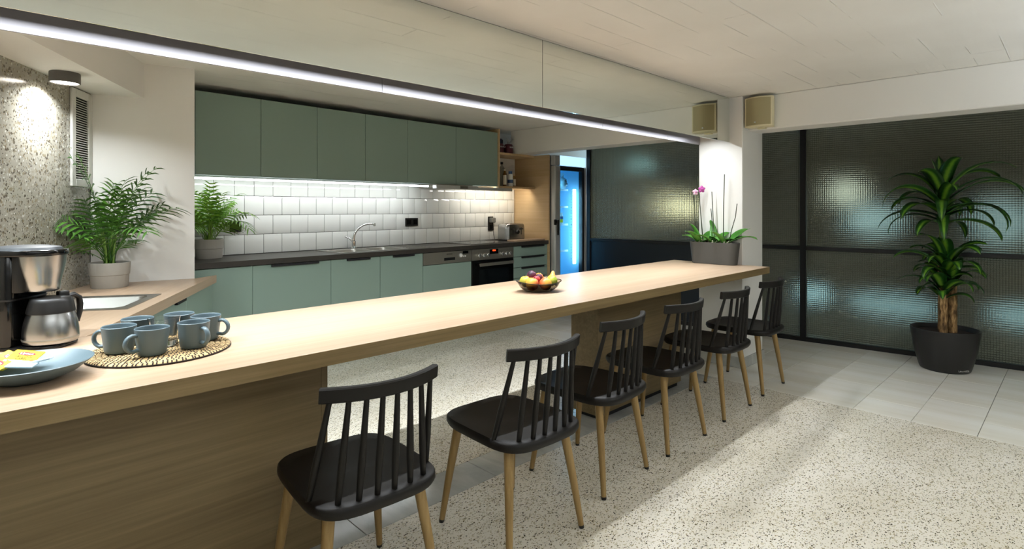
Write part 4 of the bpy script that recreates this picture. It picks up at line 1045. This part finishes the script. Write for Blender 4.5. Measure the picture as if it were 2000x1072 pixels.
def frond(base, az, el0, length, droop, seedv, leaf_len, mat_, parent, pairs=9, bare=0.36):
    rnd = random.Random(seedv)
    n = 14; pts = []; p = Vector(base); el = el0; step = length / n
    side = Vector((-math.sin(az), math.cos(az), 0)); tw = rnd.uniform(-0.25, 0.25); roll = rnd.uniform(-0.7, 0.7)
    for i in range(n + 1):
        pts.append(p.copy())
        d = Vector((math.cos(az) * math.cos(el), math.sin(az) * math.cos(el), math.sin(el)))
        p = p + d * step; el -= droop / n * (0.4 + 1.2 * i / n); az += tw / n
    b = B(); b.tube(pts, [0.0028 - 0.002 * i / n for i in range(n + 1)], 5)
    f = b.bm
    def at(t):
        q = t * n; i = min(int(q), n - 1); return pts[i].lerp(pts[i + 1], q - i), (pts[i + 1] - pts[i]).normalized()
    for k in range(pairs):
        t = bare + (1 - bare) * (k + 0.5) / pairs; c, d = at(t)
        sd = d.cross(Vector((0, 0, 1)));
        if sd.length < 0.1: sd = side.copy()
        sd.normalize(); up = sd.cross(d).normalized()
        sd, up = sd * math.cos(roll) + up * math.sin(roll), up * math.cos(roll) - sd * math.sin(roll)
        env = 0.55 + 0.45 * math.sin(math.pi * min(1, 0.15 + 0.85 * (k + 0.5) / pairs) ** 0.9)
        for sg in (-1, 1):
            ln = leaf_len * env * rnd.uniform(0.95, 1.22); wd = 0.0060 * (0.8 + 0.4 * env)
            fwd = 0.55 + 0.5 * k / pairs
            dr = (sd * sg + d * fwd + up * 0.18).normalized()
            wv = dr.cross(up).normalized()
            prev = None
            rows = []
            for j, (s_, wf) in enumerate(((0.0, 0.25), (0.3, 1.0), (0.65, 0.8), (1.0, 0.02))):
                q = c + dr * (ln * s_) - Vector((0, 0, 1)) * (ln * 0.42 * s_ * s_)
                rows.append((f.verts.new(q + wv * wd * wf), f.verts.new(q + up * wd * 0.35 * wf * -1), f.verts.new(q - wv * wd * wf)))
            for a, c2 in zip(rows, rows[1:]):
                f.faces.new((a[0], a[1], c2[1], c2[0])); f.faces.new((a[1], a[2], c2[2], c2[1]))
    keep(f, parent.location); me = bpy.data.meshes.new('frond'); f.to_mesh(me); f.free(); me.materials.append(mat_)
    me.polygons.foreach_set('use_smooth', [True] * len(me.polygons))
    o = bpy.data.objects.new('frond', me); COL.objects.link(o); o.parent = parent
    return o


def palm(loc, lab, mat_, specs, seedv, pot_label=None):
    t = bpy.data.objects.new('potted_palm', None); COL.objects.link(t); t.location = loc; tag(t, lab, 'potted plant'); ORG[t.name] = Vector((0, 0, 0))
    part('pot', B().lathe([(0, 0), (0.088, 0), (0.091, 0.004), (0.0935, 0.072), (0.0975, 0.075), (0.1015, 0.142), (0.100, 0.145), (0.094, 0.145), (0.091, 0.12), (0, 0.118)], 48), M_POTC, t, 35)
    part('soil', B().lathe([(0.0925, 0.122), (0.05, 0.130), (0, 0.131)], 24), M_SOIL, t, 50)
    rnd = random.Random(seedv)
    for i in range(6):
        a_ = rnd.uniform(0, 6.28); r = rnd.uniform(0.005, 0.03)
        part('stem', B().tube([(r * math.cos(a_), r * math.sin(a_), 0.125), (1.3 * r * math.cos(a_), 1.3 * r * math.sin(a_), 0.22), (2.2 * r * math.cos(a_), 2.2 * r * math.sin(a_), 0.33)], [0.006, 0.005, 0.003], 7), M_STEM, t, 60)
    for i, (az, el, ln, dr, ll) in enumerate(specs):
        rnd2 = random.Random(seedv * 100 + i); r = rnd2.uniform(0.005, 0.035); a_ = rnd2.uniform(0, 6.28)
        frond((r * math.cos(a_), r * math.sin(a_), 0.128), az, el, ln, dr, seedv * 50 + i, ll, mat_, t)
    return t


def specs(seedv, n, lmin=0.24, lmax=0.62, el0=52, el1=87):
    rnd = random.Random(seedv); out = []
    for i in range(n):
        az = 2 * math.pi * i * 0.618 + rnd.uniform(-.25, .25); k = rnd.random()
        el = R(el0 + (el1 - el0) * k); ln = lmin + (lmax - lmin) * (0.5 * rnd.random() + 0.5 * k)
        out.append((az, el, ln, rnd.uniform(0.55, 1.35) * (1.15 - 0.35 * k), rnd.uniform(0.10, 0.15)))
    return out


azr = math.atan2(RT.y, RT.x); azl = azr + math.pi
WALLS = [(Vector((0.537, 4.184, 0)), Vector((0.877, -0.48, 0))), (Vector((0.537, 4.184, 0)), Vector((-0.243, -0.970, 0)))]
sp1 = specs(3, 24) + [(azl + 0.6, R(86), 0.74, 0.45, 0.13), (azl + 1.2, R(84), 0.66, 0.6, 0.13), (azr + 0.1, R(82), 0.64, 0.8, 0.12), (azr, R(62), 0.56, 1.2, 0.13), (azl - 0.25, R(55), 0.46, 1.2, 0.11), (azr - 0.4, R(58), 0.52, 1.7, 0.12), (azl + 0.1, R(40), 0.30, 1.2, 0.07), (azl, R(62), 0.46, 1.1, 0.11)]
palm((0.600, 3.955, BZ), 'parlour palm in a grey concrete pot on the oak side worktop', M_PALM, sp1, 11)
kp = kw_(1.535, 4.585, KZ)
kn = Vector((math.sin(PHI), -math.cos(PHI), 0))
WALLS = [(Vector(kw_(1.5, VW - 0.012, 0)), kn), (Vector((1.066, 4.3, 0)), Vector((1, 0, 0)))]
sp2 = [(a, e, l * 0.88, d, ll * 0.85) for a, e, l, d, ll in specs(5, 28)] + [(azr, R(66), 0.46, 1.9, 0.10), (azr - 0.2, R(60), 0.42, 2.3, 0.10)]
palm(kp, 'bright green palm in a grey pot on the black worktop behind the pier', M_PALML, sp2, 17)


def leaf_strip(base, az, el, length, droop, width, mat_, parent, name='leaf', n=9, fold=0.25, tip=1.0, twist=0.0, pet=0.12):
    bm = bmesh.new(); uvl = bm.loops.layers.uv.new('UVMap')
    p = Vector(base); rows = []; step = length / n; az0 = az
    for i in range(n + 1):
        t = i / n
        d = Vector((math.cos(az) * math.cos(el), math.sin(az) * math.cos(el), math.sin(el)))
        sd = Vector((-math.sin(az), math.cos(az), 0)); up = d.cross(sd)
        ca, sa = math.cos(twist * t), math.sin(twist * t); sd2 = sd * ca + up * sa; up2 = up * ca - sd * sa
        w_ = width * (pet + (1 - pet) * math.sin(math.pi * min(1, (0.10 + 0.90 * t)) ** 0.8) ** 0.75) if t < 0.999 else width * 0.02
        rows.append([(p + sd2 * w_ + up2 * -w_ * fold * -1, 0.0, t), (p + sd2 * w_ * .5 + up2 * w_ * fold * .3, 0.25, t), (p.copy(), 0.5, t), (p - sd2 * w_ * .5 + up2 * w_ * fold * .3, 0.75, t), (p - sd2 * w_ + up2 * w_ * fold, 1.0, t)])
        p = p + d * step; el -= droop / n * (0.35 + 1.3 * t)
    vs = [[bm.verts.new(q[0]) for q in r] for r in rows]
    for i in range(n):
        for j in range(4):
            f = bm.faces.new((vs[i][j], vs[i][j + 1], vs[i + 1][j + 1], vs[i + 1][j]))
            for lp, (a, b_) in zip(f.loops, ((i, j), (i, j + 1), (i + 1, j + 1), (i + 1, j))): lp[uvl].uv = (rows[a][b_][1], rows[a][b_][2])
    keep(bm, parent.location); me = bpy.data.meshes.new(name); bm.to_mesh(me); bm.free(); me.materials.append(mat_)
    me.polygons.foreach_set('use_smooth', [True] * len(me.polygons))
    o = bpy.data.objects.new(name, me); COL.objects.link(o); o.parent = parent
    md = o.modifiers.new('thickness', 'SOLIDIFY'); md.thickness = 0.0008
    return o


# dracaena
WALLS = [(Vector((5.80, 2.192, 0)), Vector((-0.993, -0.116, 0)))]
dc = thing('dracaena', 'tall corn plant with striped leaves in a round black pot', 'potted plant'); dc.location = (5.655, 0.775, 0)
pt = part('pot', B().lathe([(0, 0), (0.155, 0), (0.166, 0.006), (0.175, 0.03), (0.205, 0.15), (0.224, 0.27), (0.231, 0.322), (0.229, 0.329), (0.222, 0.330), (0.216, 0.322), (0.212, 0.29), (0, 0.285)], 56), M_POTB, dc, 35)
part('soil', B().lathe([(0.2125, 0.292), (0.1, 0.300), (0, 0.302)], 30), M_SOIL, dc, 60)
tx = -FW * 0.1745 + RT * 0.012
text('Lechuza', 0.026, (tx.x, tx.y, 0.033), (R(90) - R(12), 0, ANG - R(90)), M_ALU, pt, ext=0.0005)
for (r_, f_, h, rad) in ((-0.035, -0.03, 0.62, 0.030), (0.0, 0.03, 1.03, 0.027), (0.045, -0.02, 0.70, 0.031)):
    q = RT * r_ + FW * f_
    n_ = 14; rnd = random.Random(int(h * 100))
    part('cane', B().tube([(q.x + rnd.uniform(-.002, .002), q.y + rnd.uniform(-.002, .002), 0.285 + (h - 0.285) * i / n_) for i in range(n_ + 1)], [rad * rnd.uniform(0.93, 1.06) for i in range(n_ + 1)], 14), M_TRUNK, dc, 60)
rnd = random.Random(21)
up0 = RT * -0.022 + FW * 0.0
part('stalk', B().tube([(up0.x, up0.y, 0.93), (up0.x - 0.004, up0.y, 1.15), (up0.x - 0.006, up0.y, 1.36)], [0.021, 0.019, 0.012], 12), mat('green_stalk', '#5c6b2c', 0.6), dc, 60)
for i in range(26):
    t = i / 25; z = 1.16 + 0.27 * t; az = i * 2.399 + rnd.uniform(-.6, .6)
    el = R(18 + 52 * t ** 1.2 + rnd.uniform(-8, 8)); ln = (0.26 + 0.30 * math.sin(math.pi * (0.12 + 0.60 * t))) * rnd.uniform(0.72, 1.15)
    leaf_strip((up0.x + 0.012 * math.cos(az), up0.y + 0.012 * math.sin(az), z), az, el, ln, rnd.uniform(1.5, 2.9) * (1.08 - 0.25 * t), rnd.uniform(0.042, 0.056), M_DRAC, dc, twist=rnd.uniform(-.6, .6), n=12)
for k in range(4):
    leaf_strip((up0.x, up0.y, 1.38), k * 1.6 + 0.4, R(78 + 3 * k), 0.36 - 0.03 * k, 0.12 + 0.1 * k, 0.050, M_DRAC, dc)
for (r_, f_, zc, n_, s_) in ((0.005, -0.005, 0.78, 18, 1.0), (-0.035, -0.03, 0.60, 10, 0.85), (0.045, -0.02, 0.68, 9, 0.85)):
    q = RT * r_ + FW * f_
    for i in range(n_):
        t = i / (n_ - 1); az = i * 2.399 + r_ * 40 + rnd.uniform(-.3, .3)
        leaf_strip((q.x + 0.026 * math.cos(az), q.y + 0.026 * math.sin(az), zc - 0.02 + 0.13 * t * s_), az, R(30 + 45 * t + rnd.uniform(-8, 8)), (0.27 + 0.08 * math.sin(math.pi * t)) * s_ * rnd.uniform(0.85, 1.15), rnd.uniform(1.7, 2.8), rnd.uniform(0.042, 0.055), M_DRAC, dc, twist=rnd.uniform(-.6, .6), n=12)

# orchids in the planter by the pillar
WALLS = [(Vector((4.487, 2.1, 0)), Vector((-1, 0, 0)))]
pl = thing('planter', 'anthracite trough planter of orchids on the bar end', 'planter', 'W', (4.412, 2.12, BZ))
def rr2(w, d, r): return [(4.412 + x, 2.12 + y) for x, y in rrect(-w, w, -d, d, r, 6)]
_b = B(); _b.rings([[(x, y, z) for x, y in rr2(w_, d_, r_)] for w_, d_, r_, z in ((0.054, 0.180, 0.045, BZ), (0.058, 0.186, 0.05, BZ + 0.004), (0.070, 0.205, 0.06, BZ + 0.178), (0.066, 0.201, 0.056, BZ + 0.179), (0.064, 0.198, 0.055, BZ + 0.155))])
part('trough', _b, M_PLANTER, pl, 35)
part('bark', B().prism(rr2(0.0635, 0.197, 0.054), BZ + 0.156, BZ + 0.166), M_SOIL, pl)


def orchid(y, lab, leaves, stakes, flowers=()):
    t = thing('orchid', lab, 'orchid', 'W', (4.412, y, BZ + 0.166), 'orchids in the anthracite planter')
    z = BZ + 0.164
    for (az, el, ln, dr, wd) in leaves:
        leaf_strip((-0.0 + 0.012 * math.cos(az), 0.012 * math.sin(az), -0.002), az, el, ln * 1.15, dr, wd * 1.25, M_ORCH, t, 'leaf', fold=0.3, pet=0.35)
    for (pts, r_) in stakes:
        part('flower_stem', B().tube([(4.412 + a, y + b_, z + c) for a, b_, c in pts], r_, 6), M_TWIG, t, 60)
    for k in range(4):
        a_ = k * 1.7; part('root', B().tube([(4.412 + 0.01 * math.cos(a_), y + 0.01 * math.sin(a_), z + 0.004), (4.412 + 0.03 * math.cos(a_), y + 0.03 * math.sin(a_), z + 0.026), (4.412 + 0.05 * math.cos(a_), y + 0.05 * math.sin(a_), z + 0.004)], 0.005, 6), M_ROOT, t, 60)
    for (a, b_, c, sc, mm) in flowers:
        ctr = Vector((4.412 + a, y + b_, z + c))
        fb_ = B()
        for k in range(5):
            an = R(90 + 72 * k); dv = RT * math.cos(an) + Vector((0, 0, math.sin(an))); sv = RT * -math.sin(an) + Vector((0, 0, math.cos(an)))
            rows = []
            for s_, w_ in ((0.05, 0.15), (0.4, 0.8), (0.75, 0.9), (1.0, 0.3)):
                q = ctr + dv * (sc * s_) - FW * (0.2 * sc * (1 - s_)); rows.append([q + sv * sc * 0.45 * w_ + FW * .002, q - FW * 0.004, q - sv * sc * 0.45 * w_ + FW * .002])
            fb_.rings(rows, False, False, closed=False)
        fl_ = part('flower', fb_, mm, t, 60)
        part('lip', B().sphere(ctr - FW * 0.010, sc * 0.25, (1, 1, 0.9), 10, 8), M_PETAL, fl_, 80)
    return t


# directions: azl = away to the left in the picture, azr = to the right
orchid(2.245, 'orchid with a pink flower at the left end of the planter', [(azl + 0.1, R(75), 0.16, 0.6, 0.036), (azl + 0.5, R(50), 0.17, 1.0, 0.034), (azl - 0.8, R(40), 0.15, 1.2, 0.035), (azr + 0.4, R(38), 0.20, 0.7, 0.034), (azr - 0.6, R(30), 0.12, 1.0, 0.03)],
       [([(0, 0.02, 0), (0.0, 0.045, 0.18), (0, 0.05, 0.30), (0.0, 0.062, 0.42)], 0.003), ([(0.0, -0.03, 0), (0, -0.01, 0.2), (0.005, 0.012, 0.40), (0, 0.022, 0.56)], 0.0035), ([(0.0, -0.025, 0), (0, -0.012, 0.15), (0, 0.0, 0.3), (-0.01, 0.003, 0.44)], 0.003)],
       [(-0.015, -0.022, 0.452, 0.030, M_PETAL), (-0.01, 0.036, 0.43, 0.026, M_PETALP)])
orchid(2.13, 'orchid with two bare stems in the middle of the planter', [(azr + 0.2, R(40), 0.20, 0.9, 0.033), (azr - 0.5, R(25), 0.16, 0.8, 0.032), (azl, R(45), 0.15, 1.1, 0.033), (azr + 1.2, R(62), 0.21, 0.4, 0.024)],
       [([(0, -0.01, 0), (0, 0.0, 0.2), (0, 0.012, 0.43)], 0.0035), ([(0, 0.01, 0), (0, 0.008, 0.15), (0, 0.02, 0.29)], 0.003)])
orchid(2.03, 'orchid with a tall bare stake at the pillar end of the planter', [(azr + 0.1, R(38), 0.26, 0.7, 0.038), (azr - 0.25, R(30), 0.24, 1.2, 0.034), (azl + 0.3, R(55), 0.15, 1.0, 0.032), (azl - 0.9, R(40), 0.13, 1.0, 0.032)],
       [([(0, 0.015, 0), (0, 0.012, 0.3), (0, 0.004, 0.57)], 0.0038), ([(0, -0.03, 0), (0, -0.055, 0.12), (0, -0.085, 0.22), (0.0, -0.10, 0.33)], 0.0035)])
